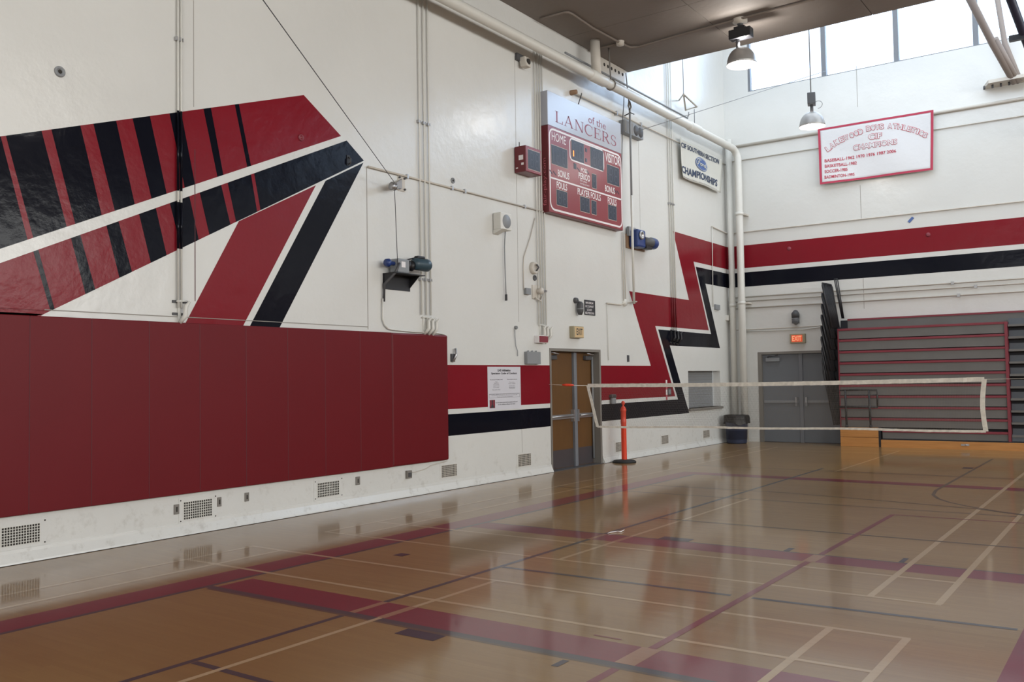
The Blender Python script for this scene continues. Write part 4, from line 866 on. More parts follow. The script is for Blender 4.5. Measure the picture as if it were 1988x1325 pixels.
# long pole and hook hanging right of the scoreboard
Xr = WX+0.35; P = [onx(1216, 140, Xr), onx(1221, 196, Xr)]
e = thing('hoist_pole', 'long pale pole hanging from a hook beside the scoreboard', 'pole', onx(1231, 598, WX+0.08))
MB().tube([onx(1215, 142, Xr-0.1), onx(1221, 200, WX+0.2)], 0.012, 6).build('rope', M['grey'], e)
MB().tube([onx(1222, 196, WX+0.2), onx(1220, 206, WX+0.2), onx(1222, 214, WX+0.2), onx(1225, 208, WX+0.2), onx(1222.5, 198, WX+0.2)], 0.02, 8).build('hook', M['door_frame'], e)
MB().tube([onx(1222.5, 214, WX+0.2), onx(1224.5, 300, WX+0.2), onx(1226, 380, WX+0.19)], 0.022, 8).build('upper_rod', M['grey'], e)
MB().tube([onx(1226, 380, WX+0.19), onx(1228, 470, WX+0.24), onx(1231, 590, WX+0.08)], 0.026, 8).build('lower_rod', M['cream'], e)
MB().tube([onx(1212, 225, WX+0.03), onx(1224, 219, WX+0.22), onx(1231, 222, WX+0.25)], 0.012, 6).build('guide_arm', M['darkgrey'], e)
run_L('conduit_run', 'thin dark cord hanging from the big pipe beside the scoreboard', [(1212, 168), (1211, 205), (1208, 240), (1206.5, 380), (1207.5, 448)], 0.009, 'darkgrey', WX+0.14, 'cord')
run_L('conduit_run', 'cream conduit fitting at the red zigzag point', [(1178, 589), (1205, 592), (1214, 588), (1236, 586)], 0.016, 'creamd', WX+0.03)
MB().lathe([(0, 0.05), (0.07, 0.05), (0.08, 0)], (WX, onx(1211, 588).y, onx(1211, 588).z), 'x', 12).build('junction_fitting', M['cream'], bpy.data.objects[[o.name for o in COL.objects if o.get('label') == 'cream conduit fitting at the red zigzag point'][0]])
run_L('conduit_run', 'thin vertical conduit from the fitting down the wall', [(1179, 589), (1180, 640), (1181.5, 700)], 0.007, 'cream', WX+0.02)

# small bulkhead lamp + occupant sign + exit sign
def bulkhead(px, py, wall, lab, s=1.0):
    if wall == 'L':
        p = onx(px, py); p.y -= 0.17; e = thing('bulkhead_lamp', lab, 'wall lamp', (WX, p.y, p.z))
        MB().lathe([(0, 0.06), (0.045, 0.06), (0.055, 0.03), (0.055, 0)], (WX, p.y+0.06, p.z+0.12), 'x', 16).build('junction', M['darkgrey'], e)
        MB().tube([(WX+0.07, p.y+0.12, p.z+0.09), (WX+0.08, p.y+0.12, p.z+0.06), (WX+0.08, p.y+0.12, p.z-0.08), (WX+0.075, p.y+0.12, p.z-0.15)], [0.035, 0.062, 0.062, 0.035], 16).build('body', M['darkgrey'], e)
        MB().tube([(WX+0.08, p.y+0.12, p.z-0.03), (WX+0.08, p.y+0.12, p.z-0.05)], 0.067, 16).build('band', M['grey'], e)
        MB().tube([(WX+0.04, p.y+0.06, p.z+0.12), (WX+0.08, p.y+0.12, p.z+0.07)], 0.025).build('arm', M['darkgrey'], e)
    else:
        p = ony(px, py); e = thing('bulkhead_lamp', lab, 'wall lamp', (p.x, BY, p.z))
        MB().tube([(p.x, BY-0.07, p.z+0.17), (p.x, BY-0.10, p.z+0.10), (p.x, BY-0.10, p.z)], [0.05, 0.095, 0.09], 16).build('hood', M['darkgrey'], e)
        MB().tube([(p.x, BY-0.10, p.z), (p.x, BY-0.10, p.z-0.10), (p.x, BY-0.08, p.z-0.16)], [0.085, 0.085, 0.03], 16).build('glass_jar', M['grey'], e)
        MB().box((p.x-0.05, BY-0.06, p.z-0.02), (p.x+0.05, BY, p.z+0.14)).build('mount', M['darkgrey'], e)
        m_ = MB()
        for k in range(4): m_.tube([(p.x+0.088*math.cos(a), BY-0.10+0.088*math.sin(a), p.z-0.03-0.03*k) for a in [2*math.pi*j/12 for j in range(13)]], 0.006, 4)
        m_.build('cage', M['darkgrey'], e)
bulkhead(1122, 597, 'L', 'dark grey angled bulkhead lamp left of the small black sign')
bulkhead(1547, 618, 'B', 'grey jar-shaped bulkhead lamp above the red exit sign')
yy0, yy1 = onx(1134.2, 598).y, onx(1154.5, 598).y; zz1, zz0 = onx(1144, 583.5).z, onx(1144, 612.5).z
e = thing('occupancy_sign', 'small black sign with white capacity lettering above the brown doors', 'sign', (WX, (yy0+yy1)/2, zz0))
MB().box((WX, yy0, zz0), (WX+0.012, yy1, zz1)).build('board', M['ink'], e)
for s, yc, x0, x1 in (('MAXIMUM', 588.7, 1137, 1151.5), ('OCCUPANT', 595.5, 1136.5, 1152.5), ('LOAD', 602, 1140, 1149), ('802 PERSONS', 608.3, 1136.5, 1153.5)): lw_text(s, x0, x1, yc, 4.2, M['sb_line'], e, WX+0.013, 0.01)
Xe = WX+0.10; yy0, yy1 = onx(1115.5, 645, Xe).y, onx(1133.5, 645, Xe).y; zz1, zz0 = onx(1125, 634, Xe).z, onx(1125, 656.5, Xe).z
e = thing('exit_sign', 'tan exit sign with dark letters above the brown doors', 'sign', (WX, (yy0+yy1)/2, zz0))
MB().box((WX, yy0-0.02, zz0), (Xe, yy1, zz1)).build('housing', M['khaki'], e, 0.006)
MB().box((Xe-0.001, yy0+0.01, zz0+0.012), (Xe+0.003, yy1-0.012, zz1-0.012)).build('face', M['exit_tan'], e)
lw_text('EXIT', 1119.5, 1131, 644.5, 12.5, M['ink'], e, Xe+0.004, 0.02)
Ye = BY-0.10; xx0, xx1 = ony(1533, 657, Ye).x, ony(1562.5, 657, Ye).x; zz1, zz0 = ony(1548, 648.5, Ye).z, ony(1548, 666.5, Ye).z
e = thing('exit_sign', 'glowing red exit sign above the grey doors', 'sign', ((xx0+xx1)/2, BY, zz0))
MB().box((xx0, Ye, zz0), (xx1, BY, zz1)).build('housing', M['khaki'], e, 0.006)
MB().box((xx0+0.045, Ye-0.004, zz0+0.03), (xx1-0.06, Ye, zz1-0.03)).build('face', M['exit_red'], e)
bw_text('EXIT', 1538, 1556, 657.5, 10, M['exit_glow'], e, Ye-0.006, 0.02)

# --- orange delineator post
pb = onz(1210, 898); PX, PY = -8.44, 15.6
e = thing('delineator_post', 'tall orange plastic post on a round black rubber base', 'post', (PX, PY, 0))
MB().lathe([(0, 0), (0.225, 0), (0.23, 0.02), (0.20, 0.045), (0.07, 0.06), (0, 0.06)], (PX, PY, 0), 'z', 28).build('base', M['rubber'], e)
MB().lathe([(0.052, 0.05), (0.052, 0.74), (0.056, 0.76), (0.056, 0.80), (0.052, 0.82), (0.052, 0.98), (0.062, 1.0), (0.058, 1.03), (0.038, 1.07), (0.018, 1.09), (0.02, 1.11), (0.034, 1.13), (0.036, 1.155), (0.026, 1.18), (0, 1.19)], (PX, PY, 0), 'z', 24).build('tube', M['orange'], e)

# --- badminton net
NYY = 13.7
TL, BLn, TR, BR = ony(1141, 749, NYY), ony(1160, 829, NYY), ony(1911, 737, NYY), ony(1914, 838, NYY)
e = thing('badminton_net', 'long badminton net with worn white tape edges stretched above the floor', 'net', ((TL.x+TR.x)/2, NYY, 0.79))
def top_(u): return TL.lerp(TR, u)+Vector((0, 0, -0.020*math.sin(math.pi*u)))
def bot_(u): return BLn.lerp(BR, u)+Vector((0, 0, 0.010*math.sin(math.pi*u)-0.012*math.sin(5*math.pi*u)*0.5))
def tape(f0, n, wd, name, wob=0.004):
    mb = MB(); fr, bk = [], []
    for i in range(n+1):
        p, nn = f0(i/n); d = nn*wd/2; wv = random.uniform(-wob, wob)
        fr += [p+d+Vector((0, -0.003+wv, wv*0.6)), p-d+Vector((0, -0.003+wv, wv*0.6))]; bk += [p+d+Vector((0, 0.003+wv, 0)), p-d+Vector((0, 0.003+wv, 0))]
    fs = []; o2 = len(fr)
    for i in range(n): a = 2*i; fs += [(a, a+1, a+3, a+2), (o2+a, o2+a+2, o2+a+3, o2+a+1), (a, a+2, o2+a+2, o2+a), (a+1, o2+a+1, o2+a+3, a+3)]
    mb.add(fr+bk, fs); return mb.build(name, M['tape'], e)
Zv = Vector((0, 0, 1)); Xv = Vector((1, 0, 0))
tape(lambda u: (top_(u), Zv), 120, 0.060, 'top_tape'); tape(lambda u: (bot_(u), Zv), 120, 0.032, 'bottom_tape')
tape(lambda u: (TL.lerp(BLn, u), Xv), 16, 0.055, 'side_tape'); tape(lambda u: (TR.lerp(BR, u)+Vector((-0.05*math.sin(math.pi*u)*0.6, 0, 0)), Xv), 16, 0.06, 'side_tape')
m_ = MB(); nv, nh = 300, 38; cw = 0.0009
for i in range(nv):
    u = (i+0.5)/nv; a, b = top_(u)-Zv*0.029, bot_(u)+Zv*0.014; m_.add([a+Vector((-cw, 0, 0)), a+Vector((cw, 0, 0)), b+Vector((cw, 0, 0)), b+Vector((-cw, 0, 0))], [(0, 1, 2, 3)])
for j in range(nh):
    v = 0.045+0.93*(j+0.5)/nh; P = [top_(k/24).lerp(bot_(k/24), v) for k in range(25)]
    m_.add([p+Vector((0, 0, cw)) for p in P]+[p-Vector((0, 0, cw)) for p in P], [(k, k+1, 26+k, 25+k) for k in range(24)])
stuff(m_.build('netting', M['cord'], e))
LJ = onx(1066, 747, WX+0.04)
MB().tube([TL, TL.lerp(LJ, 0.5)+Vector((0, 0, -0.006)), LJ], 0.004, 5).build('cord', M['tape'], e)
q0 = ony(1112, 746.5, 13.62); q1 = ony(1093, 747, 13.6)
def onrope(t): return TL.lerp(LJ, t)
tr = (1141-1112)/(1141-1066.0); 
MB().tube([onrope(0.36), onrope(0.45), onrope(0.56), onrope(0.66)], [0.012, 0.022, 0.024, 0.010], 8).build('red_rope_wrap', M['orange'], e)
RR = TR+Vector((3.4, 0, 0.03)); MB().tube([TR, RR], 0.004, 5).build('cord', M['tape'], e)
# the post at the far end of the cord, beyond the frame
e2 = thing('net_post', 'dark upright net post on a round base beyond the right end of the net', 'post', (RR.x, NYY, 0))
MB().lathe([(0, 0), (0.25, 0), (0.25, 0.03), (0.05, 0.06), (0, 0.06)], (RR.x, NYY, 0), 'z', 24).build('base', M['rubber'], e2)
MB().tube([(RR.x, NYY, 0.05), (RR.x, NYY, 1.6)], 0.025, 14).build('pole', M['darkgrey'], e2)

# --- trash can
tc = Vector((ony(1430, 830, 21.17).x, 21.17, 0))
e = thing('trash_can', 'dark blue plastic trash can with black liner in the back left corner', 'trash can', tc)
MB().lathe([(0, 0.0), (0.225, 0.0), (0.24, 0.03), (0.275, 0.60), (0.285, 0.61), (0.285, 0.66), (0.27, 0.66), (0.25, 0.1), (0, 0.08)], tc, 'z', 32).build('bin', M['bin'], e)
m_ = MB(); vs = []; seg = 40; prof = [(0.24, 0.45), (0.27, 0.655), (0.283, 0.685), (0.305, 0.675), (0.307, 0.60), (0.31, 0.53), (0.318, 0.49)]
for (r, h_) in prof:
    for k in range(seg):
        a = 2*math.pi*k/seg; wv = 0.012*math.sin(7*a+h_*9)+random.uniform(-0.006, 0.006); hz = (0.03*math.sin(3*a+1)+0.015*math.sin(8*a)) if h_ == prof[-1][1] else 0
        vs.append(tc+Vector(((r+wv*(h_ < 0.66))*math.cos(a), (r+wv*(h_ < 0.66))*math.sin(a), h_+hz)))
m_.add(vs, [(i*seg+k, i*seg+(k+1) % seg, (i+1)*seg+(k+1) % seg, (i+1)*seg+k) for i in range(len(prof)-1) for k in range(seg)], True)
m_.build('liner', M['bag'], e)

# --- bleachers
BFY = 21.28
zl = [ony(*(1580+185/3.786, 530+v/3.786), BFY).z for v in (412, 493, 578, 660, 743, 825, 905, 985, 1065, 1150)]
xl = ony(1629, 720, BFY).x; xr = ony(1580+1408/3.786, 530+600/3.786, BFY).x
e = thing('bleachers', 'folded grey bleachers with red trimmed rows against the back wall', 'bleachers', ((xl+xr)/2, 21.5, 0))
zw = [0.17]; rows = list(reversed(zl)); 
xcab = ony(1580+482/3.786, 845, BFY-0.05).x
z0b = 0.17
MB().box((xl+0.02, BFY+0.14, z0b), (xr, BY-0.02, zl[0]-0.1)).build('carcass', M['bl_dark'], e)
prev = z0b+0.02
for k, z in enumerate(rows):
    xs0 = xl if k > 0 else xcab+0.05
    if k == 1: prev = 0.44
    MB().box((xs0, BFY+0.02, prev), (xr, BFY+0.06, z-0.03)).build('riser_board', M['bl_grey'], e)
    MB().box((xs0, BFY-0.0, z-0.05), (xr, BFY+0.14, z-0.0)).build('red_nosing', M['bl_red'], e, 0.005)
    prev = z+0.018
ztop = ony(1580+248/3.786, 530+340/3.786, 21.6).z; xtl = ony(1580+248/3.786, 530+360/3.786, 21.6).x
MB().box((xtl, 21.6, zl[0]-0.02), (6.0, 21.65, ztop-0.04)).build('top_board', M['bl_grey'], e)
MB().box((xtl, 21.585, ztop-0.04), (6.0, 21.8, ztop)).build('top_nosing', M['bl_red'], e)
MB().box((xl-0.012, BFY, 0.43), (xl+0.012, BFY+0.2, zl[0])).build('left_edge_trim', M['bl_red'], e)
MB().box((xr-0.002, BFY-0.005, 0.17), (xr+0.05, BFY+0.2, zl[0])).build('right_edge_trim', M['bl_red'], e)
MB().box((xcab+0.03, BFY-0.055, 0.0), (6.0, BFY-0.01, 0.165)).build('base_board', M['oak'], e)
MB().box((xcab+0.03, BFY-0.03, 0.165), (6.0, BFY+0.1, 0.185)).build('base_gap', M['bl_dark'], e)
bp_ = ony(1580+1112/3.786, 530+1266/3.786, BFY-0.06)
MB().box((bp_.x-0.08, BFY-0.062, bp_.z-0.02), (bp_.x+0.08, BFY-0.055, bp_.z+0.02)).lathe([(0, -0.012), (0.02, -0.012), (0.022, 0)], (bp_.x+0.02, BFY-0.062, bp_.z), 'y', 10).build('pull_handle', M['steel'], e, 0.003)
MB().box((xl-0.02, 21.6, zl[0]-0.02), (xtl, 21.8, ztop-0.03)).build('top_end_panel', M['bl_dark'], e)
# cabinet at the left foot
e3 = thing('wooden_step_box', 'two-tier orange varnished wooden box at the left foot of the bleachers', 'wooden box', ((xl+xcab)/2, 21.2, 0))
MB().box((xl-0.0, BFY-0.06, 0.0), (xcab-0.02, BFY+0.10, 0.205)).build('lower_board', M['oak'], e3, 0.004)
MB().box((xl-0.0, BFY-0.06, 0.212), (xcab-0.02, BFY+0.10, 0.43)).build('upper_board', M['oak'], e3, 0.004)
MB().box((xcab-0.018, BFY-0.05, 0), (xcab+0.026, BFY-0.002, 0.44)).build('end_post', M['bl_dark'], e3)
# guard rail standing on it
e4 = thing('front_guard_rail', 'low dark tubular guard rail in front of the bleachers left end', 'railing', ((xl+xcab)/2, 21.15, 0.43)); YG = 21.16
def gp(x, y): return ony(1580+x/3.786, 530+y/3.786, YG)
for pts in ([(190, 865), (330, 860), (462, 862), (466, 905), (468, 985)], ): MB().tube([gp(*p) for p in pts], 0.019).build('top_rail', M['black'], e4)
MB().tube([gp(190, 985), gp(470, 987)], 0.022).build('lower_rail', M['black'], e4)
MB().tube([gp(190, 900), gp(465, 898)], 0.010).build('middle_rail', M['black'], e4)
for (xa, xb) in ((230, 242), (404, 418)):
    MB().tube([gp(xa, 865), gp(xb, 1135)], 0.024).build('upright', M['black'], e4); q = gp(xb, 1135); MB().tube([(q.x, YG, 0.431), (q.x, YG, q.z+0.05)], 0.034).build('foot', M['black'], e4)
# stacked end rails folded against the row ends
e5 = thing('folded_end_rails', 'tall stack of folded black end rails leaning at the bleachers left side', 'railing', (xl-0.15, 21.3, 0.5))
tops = [(58, 75), (55, 152), (53, 232), (51, 312), (50, 393), (50, 472), (55, 553), (60, 632), (65, 705)]
for k, (tx, ty) in enumerate(tops):
    botx, boty = 150+(k*1.5), min(ty+370, 1125)
    if k < 8: botx = 132-(k*2); boty = ty+330
    if k == 8: botx, boty = 150, 1120
    r_ = 0.019; YA = 21.05; YBk = 21.45
    A = ony(1580+tx/3.786, 530+ty/3.786, YA); dXY = Vector((0.045, 0.62, 0)); Bq = ony(1580+botx/3.786, 530+boty/3.786, YA)
    if Bq.z < 0.02: Bq.z = 0.02
    W0 = dXY*1.0
    rail = MB(); n = 8
    P = [Bq, A+(Bq-A)*0.06, A+W0*0.06, A+W0*0.94, A+W0+(Bq-A)*0.06, Bq+W0*(0.75)]
    rail.tube(P, r_, 6); rail = rail.build('end_rail', M['black'], e5)
    sp = MB()
    for j in range(1, n): t_ = j/n; sp.tube([A+W0*t_, Bq+W0*0.75*t_], 0.015, 5)
    sp.build('spindle', M['black'], rail)
MB().prism([ony(1580+150/3.786, 530+400/3.786, 21.4), ony(1580+180/3.786, 530+400/3.786, 21.4), ony(1580+184/3.786, 530+1120/3.786, 21.4), ony(1580+166/3.786, 530+1120/3.786, 21.4), ony(1580+115/3.786, 530+760/3.786, 21.4)], (0, 0.3, 0)).build('folded_side_frame', M['bl_dark'], e5)
e6 = thing('wall_side_rail', 'pair of tall black bars behind the top bleacher row', 'railing', ony(1636, 618, 21.7))
for (xa, xb) in ((150, 207), (161, 213), (174, 220)): MB().tube([ony(1580+xa/3.786, 530+45/3.786, 21.7), ony(1580+xb/3.786, 530+335/3.786, 21.7)], 0.013, 8).build('bar', M['black'], e6)
MB().tube([ony(1580+150/3.786, 530+45/3.786, 21.7), ony(1580+174/3.786, 530+45/3.786, 21.7)], 0.013, 8).build('bar', M['black'], e6)
# open seat section on the right
e7 = thing('open_bleacher_section', 'blue grey open seat rows of bleachers at the right edge', 'bleachers', (-1.5, 21.5, 0))
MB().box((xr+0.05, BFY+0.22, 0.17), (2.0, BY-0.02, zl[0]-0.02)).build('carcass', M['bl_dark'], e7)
for k, z in enumerate(rows):
    zz = z; MB().box((xr+0.06, BFY+0.02, zz-0.105), (2.0, BFY+0.3, zz-0.06)).build('seat_board', M['bl_grey'], e7)
    MB().box((xr+0.06, BFY+0.16, zz-0.06), (2.0, BFY+0.2, zz+0.07)).build('riser_board', M['bl_blue'], e7)
MB().box((xr+0.06, BFY+0.04, 0.19), (2.0, BFY+0.08, 0.33)).build('riser_board', M['bl_blue'], e7)

# ------------------------------------------------------------------ big pipe along the wall
PXc, PZ, PYc, R_ = -8.36, 7.285, 21.58, 0.088
e = thing('drain_pipe', 'large cream pipe running along the wall top and down the back corner', 'pipe', (-8.30, 21.58, 0))
cv = [(PXc, NY+0.3, PZ), (PXc, 12, PZ), (PXc, 16.5, PZ), (PXc, PYc-0.22, PZ)] + [(PXc+0.06*(1-math.cos(math.radians(a))), PYc-0.22+0.22*math.sin(math.radians(a)), PZ-0.22*(1-math.cos(math.radians(a)))) for a in (15, 30, 45, 60, 75, 90)] + [(PXc+0.06, PYc, 4), (PXc+0.06, PYc, 0.0)]
MB().tube(cv, R_, 24).build('main_run', M['cream'], e)
for yv, kk in ((onx(1160, 150, PXc).y, 1.22), (onx(1348, 255, PXc).y, 1.2)): MB().tube([(PXc, yv-0.28, PZ), (PXc, yv-0.24, PZ), (PXc, yv+0.24, PZ), (PXc, yv+0.28, PZ)], [R_, R_*kk, R_*kk, R_], 24).build('coupling', M['cream'], e)
yt = onx(1158, 140, PXc).y; MB().tube([(PXc, yt, PZ), (PXc-0.02, yt, CEIL)], R_*1.05, 20).build('riser_tee', M['creamd'], e)
for yv in (onx(1186, 165, PXc).y, ): MB().tube([(PXc+(R_+0.012)*math.cos(a), yv, PZ+(R_+0.012)*math.sin(a)) for a in [math.pi*2*j/16 for j in range(17)]], 0.014, 6).tube([(PXc, yv, PZ+R_), (PXc-0.02, yv-0.02, CEIL)], 0.014, 6).build('hanger', M['door_frame'], e)
MB().tube([(PXc+0.06, PYc, 5.62), (PXc+0.06, PYc, 5.70)], R_*1.15, 24).tube([(PXc+0.06, PYc, 3.4), (PXc+0.06, PYc, 3.47)], R_*1.12, 24).build('collar', M['cream'], e)
MB().box((PXc+0.1, PYc, 5.62), (PXc+0.2, BY, 5.66)).box((PXc+0.1, PYc, 3.41), (PXc+0.22, BY, 3.45)).build('strap', M['creamd'], e)
e = thing('corner_pipe', 'second white vertical pipe in the back corner behind the main pipe', 'pipe', (-8.58, 21.7, 0))
MB().tube([(-8.585, 21.70, 0), (-8.585, 21.70, 7.6)], 0.075, 20).build('pipe', M['cream'], e)
MB().tube([(-8.585, 21.70, 3.36), (-8.585, 21.70, 3.44)], 0.085, 20).build('collar', M['cream'], e)
e = thing('conduit_run', 'thin rail just above the big pipe along the left wall', 'conduit', (WX+0.1, 18, 7.45))
MB().tube([(WX+0.12, 14, 7.62), (WX+0.12, onx(1335, 232, WX+0.12).y, 7.62)], 0.02).build('pipe', M['grey'], e)
MB().tube([(WX+0.30, 14, PZ+0.13), (WX+0.30, BY-0.05, PZ+0.13)], 0.012).build('pipe', M['grey'], e)
# perforated steel plate under the slab corner
p = onx(1202, 150); e = thing('perforated_plate', 'grey perforated steel plate on the wall under the ceiling corner', 'bracket', (WX, p.y, p.z))
MB().box((WX+0.001, onx(1160, 140).y, p.z-0.32), (WX+0.02, onx(1211, 150).y, CEIL-0.01)).build('plate', M['creamd'], e)
m_ = MB()
for k in range(6): m_.lathe([(0, 0.006), (0.03, 0.006), (0.035, 0)], (WX+0.02, onx(1172+k*7, 150).y, p.z-0.0+0.08), 'x', 12)
m_.build('hole', M['hole'], e)
# triangular frame bracket
e = thing('triangle_bracket', 'pale triangular steel bracket with hook above the big pipe', 'bracket', onx(1345, 200)); XX = WX+0.12
A = onx(1327, 183, XX+0.35); Bb = onx(1353, 207, XX+0.35); Cc = onx(1331, 214, XX); D_ = onx(1318, 195, WX+0.02)
MB().tube([D_, A, Bb, Cc, A], 0.022, 6).build('frame', M['creamd'], e)
MB().tube([A, A+Vector((0, 0, 1.6))], 0.008, 6).tube([onx(1337, 218, XX), onx(1337, 224, XX), onx(1334, 229, XX)], 0.014, 6).tube([onx(1348, 212, XX+0.2), onx(1348.5, 238, XX+0.2), onx(1352, 246, XX+0.2)], 0.010, 6).build('hook', M['grey'], e)
# long diagonal cable
tag(MB().tube([onx(1240, 254, WX+0.16), ony(1606, 137, BY-0.02)], 0.007, 6).build('stay_cable', M['grey']), 'thin cable stretched from grey winch box to the window sill', 'cable')
# thin sleeve: down-cord at 1383
run_L('conduit_run', 'thin vertical conduit crossing the red and black zigzag by the corner', [(1382.5, 440), (1383, 500), (1384.5, 596)], 0.010, 'cream', WX+0.03)
e, a, b, c, d = plate_L('switch_box', 'small grey double switch box left of the corner pipes', 'switch', 1386, 1394.5, 592, 602, M['grey'], 0.05)
zJ = onx(1382, 440, WX+0.03).z
e = thing('conduit_run', 'thin conduit turning the back corner above the red band', 'conduit', (WX+0.03, 21, zJ))
MB().tube([(WX+0.03, onx(1382, 440, WX+0.03).y, zJ), (WX+0.03, BY-0.03, zJ-0.06), (WX+0.08, BY-0.03, zJ-0.06), (RX-2, BY-0.03, zJ-0.06)], 0.016).build('pipe', M['creamd'], e)

# --- conduits on the back wall
def run_B(lab, ya, yb, r, m, x0=1442, x1=1988, clips=(), ext=9.0):
    p = ony(x0, ya, BY-0.03); q = ony(x1, yb, BY-0.03); z = (p.z+q.z)/2
    e = thing('conduit_run', lab, 'conduit', (p.x, BY, z)); MB().tube([(WX+0.03, BY-0.03, z), (q.x+ext, BY-0.03, z)], r).build('pipe', M[m], e)
    for cx in clips: c_ = ony(cx, (ya+yb)/2, BY); MB().box((c_.x-0.03, BY-0.05-r, z-r-0.02), (c_.x+0.03, BY-0.001, z+r+0.02)).build('clip', M['steel'], e)
    return e
run_B('thick grey pipe high on the back wall behind the banner', 284, 191, 0.038, 'creamd', 1435)
run_B('thin pipe on the back wall halfway behind the banner', 313.5, 222.5, 0.014, 'creamd', 1438)
run_B('upper of the three thin conduits under the black band', 577, 541.5, 0.016, 'creamd', clips=(1850,))
run_B('middle of the three thin conduits under the black band', 587, 549, 0.014, 'creamd', clips=(1895,))
run_B('lowest of the three thin conduits under the black band', 598, 567, 0.017, 'creamd', clips=(1600, 1862))
def seg_B(lab, pts, r, m):
    P = [ony(x, y, BY-0.03) for x, y in pts]; e = thing('conduit_run', lab, 'conduit', P[0]); MB().tube(P, r).build('pipe', M[m], e); return e
seg_B('upper of the two conduits between pipes and bulkhead lamp', [(1415, 612), (1415, 625), (1421, 637), (1430, 641), (1445, 640.5), (1520, 637), (1583, 633.5), (1605, 631)], 0.014, 'creamd')
seg_B('lower of the two conduits between pipes and bulkhead lamp', [(1445, 644.5), (1520, 641.5), (1560, 640), (1590, 636), (1605, 632)], 0.012, 'cream')
p = ony(1413.5, 618.5, BY-0.1); tag(MB().box((p.x-0.06, BY-0.25, p.z-0.06), (p.x+0.06, BY, p.z+0.07)).build('outlet_box', M['cream'], None, 0.008), 'small white outlet box in the corner left of the pipes', 'outlet')
for (x, y, lab) in ((1768.5, 427, 'small blue mark chip on the wall above the red band'), ):
    p = ony(x, y); tag(MB().obox((p.x, BY-0.006, p.z), (0.05, 0, 0.05), (0, 0.006, 0), (-0.02, 0, 0.02)).build('wall_tag', M['logo_blue']), lab, 'tag')
def disc_B(px, py, r, m, lab):
    p = ony(px, py); e = thing('anchor_socket', lab, 'anchor', (p.x, BY, p.z)); MB().lathe([(0, -0.02), (r*0.6, -0.02), (r, -0.01), (r, 0)], (p.x, BY, p.z), 'y', 14).build('disc', M[m], e)
disc_B(1532, 483, 0.05, 'bl_red', 'round red socket on the left part of the red band'); disc_B(1802, 456, 0.05, 'bl_red', 'round red socket on the right part of the red band')

# --- banners
def cloth(name, o, P00, P10, P11, P01, m, n=24, k=14, amp=0.02, seed=1, back=(0, 1, 0), wave=None):
    """cloth with gentle folds between four corners; returns surface function"""
    bv = Vector(back)
    def S(u, v, lift=0.0):
        p = P00.lerp(P10, u).lerp(P01.lerp(P11, u), v)
        wv = amp*(math.sin(3.1*u*math.pi+seed+1.5*v)*0.6+math.sin(7*u+5*v+seed)*0.4)*(1-0.6*v)
        return p - bv*(lift+0.035+wv)
    mb = MB(); vs = [S(i/n, j/k) for j in range(k+1) for i in range(n+1)]
    mb.add(vs, [(j*(n+1)+i, j*(n+1)+i+1, (j+1)*(n+1)+i+1, (j+1)*(n+1)+i) for j in range(k) for i in range(n)], True)
    ob = mb.build(name, m, o); sm = ob.modifiers.new('thickness', 'SOLIDIFY'); sm.thickness = 0.004
    return S
YBn = BY-0.10
c = [ony(1588.5, 251.5, YBn), ony(1813, 214, YBn), ony(1812, 330.5, YBn), ony(1593.5, 359.5, YBn)]   # tl tr br bl
e = thing('champions_banner', 'white school athletics banner with crimson border high on the back wall', 'banner', ((c[0].x+c[1].x)/2, BY, c[3].z))
S = cloth('cloth_panel', e, c[3], c[2], c[1], c[0], M['cloth'], amp=0.03)
def strip(u0, u1, v0, v1, lift=0.006, m='cloth_red', name='border', n=20, k=3):
    mb = MB(); vs = [S(u0+(u1-u0)*i/n, v0+(v1-v0)*j/k, lift) for j in range(k+1) for i in range(n+1)]
    mb.add(vs, [(j*(n+1)+i, j*(n+1)+i+1, (j+1)*(n+1)+i+1, (j+1)*(n+1)+i) for j in range(k) for i in range(n)], True); mb.build(name, M[m], e)
strip(0, 1, 0, 0.035); strip(0, 1, 0.965, 1.0); strip(0, 0.022, 0.035, 0.965, n=3, k=16); strip(0.978, 1, 0.035, 0.965, n=3, k=16)
def quadinv(px, py):     # photo pixel in the banner zoom -> u,v on the cloth
    p = ony(1570+px/7.646, 200+py/7.646, YBn-0.03); 
    z_l = c[3].z+(c[2].z-c[3].z)*((p.x-c[3].x)/(c[2].x-c[3].x)); z_h = c[0].z+(c[1].z-c[0].z)*((p.x-c[0].x)/(c[1].x-c[0].x))
    return (p.x-c[3].x)/(c[2].x-c[3].x), (p.z-z_l)/(z_h-z_l)
def btxt(s, x0, y0, x1, y1, h_, m, off=0.02, lift=0.008):   # baseline from (x0,y0) to (x1,y1), height h_ (zoom px)
    u0, v0 = quadinv(x0, y0); u1, v1 = quadinv(x1, y1); _, vt = quadinv(x0, y0-h_); _, vt1 = quadinv(x1, y1-h_)
    put_text(s, lambda u, v: S(u0+(u1-u0)*u, (v0+(v1-v0)*u)+((vt-v0)*(1-u)+(vt1-v1)*u)*v, lift), 'lettering', M[m], e, off)
btxt('BASEBALL-1962 1970 1976 1987 2006', 245, 888, 1295, 740, 48, 'cloth_crimson'); btxt('BASKETBALL-1982', 248, 968, 712, 912, 48, 'cloth_crimson')
btxt('SOCCER-1985', 245, 1050, 577, 1008, 48, 'cloth_crimson'); btxt('BADMINTON-1995', 245, 1133, 678, 1082, 48, 'cloth_crimson')
def outline_txt(s, x0, y0, x1, y1, h_, tgt):
    btxt(s, x0-4, y0+4, x1+4, y1+4, h_+8, 'cloth_pink', 0.055, 0.008); btxt(s, x0+3, y0-3, x1-3, y1-3, h_-6, 'cloth', 0.015, 0.011)
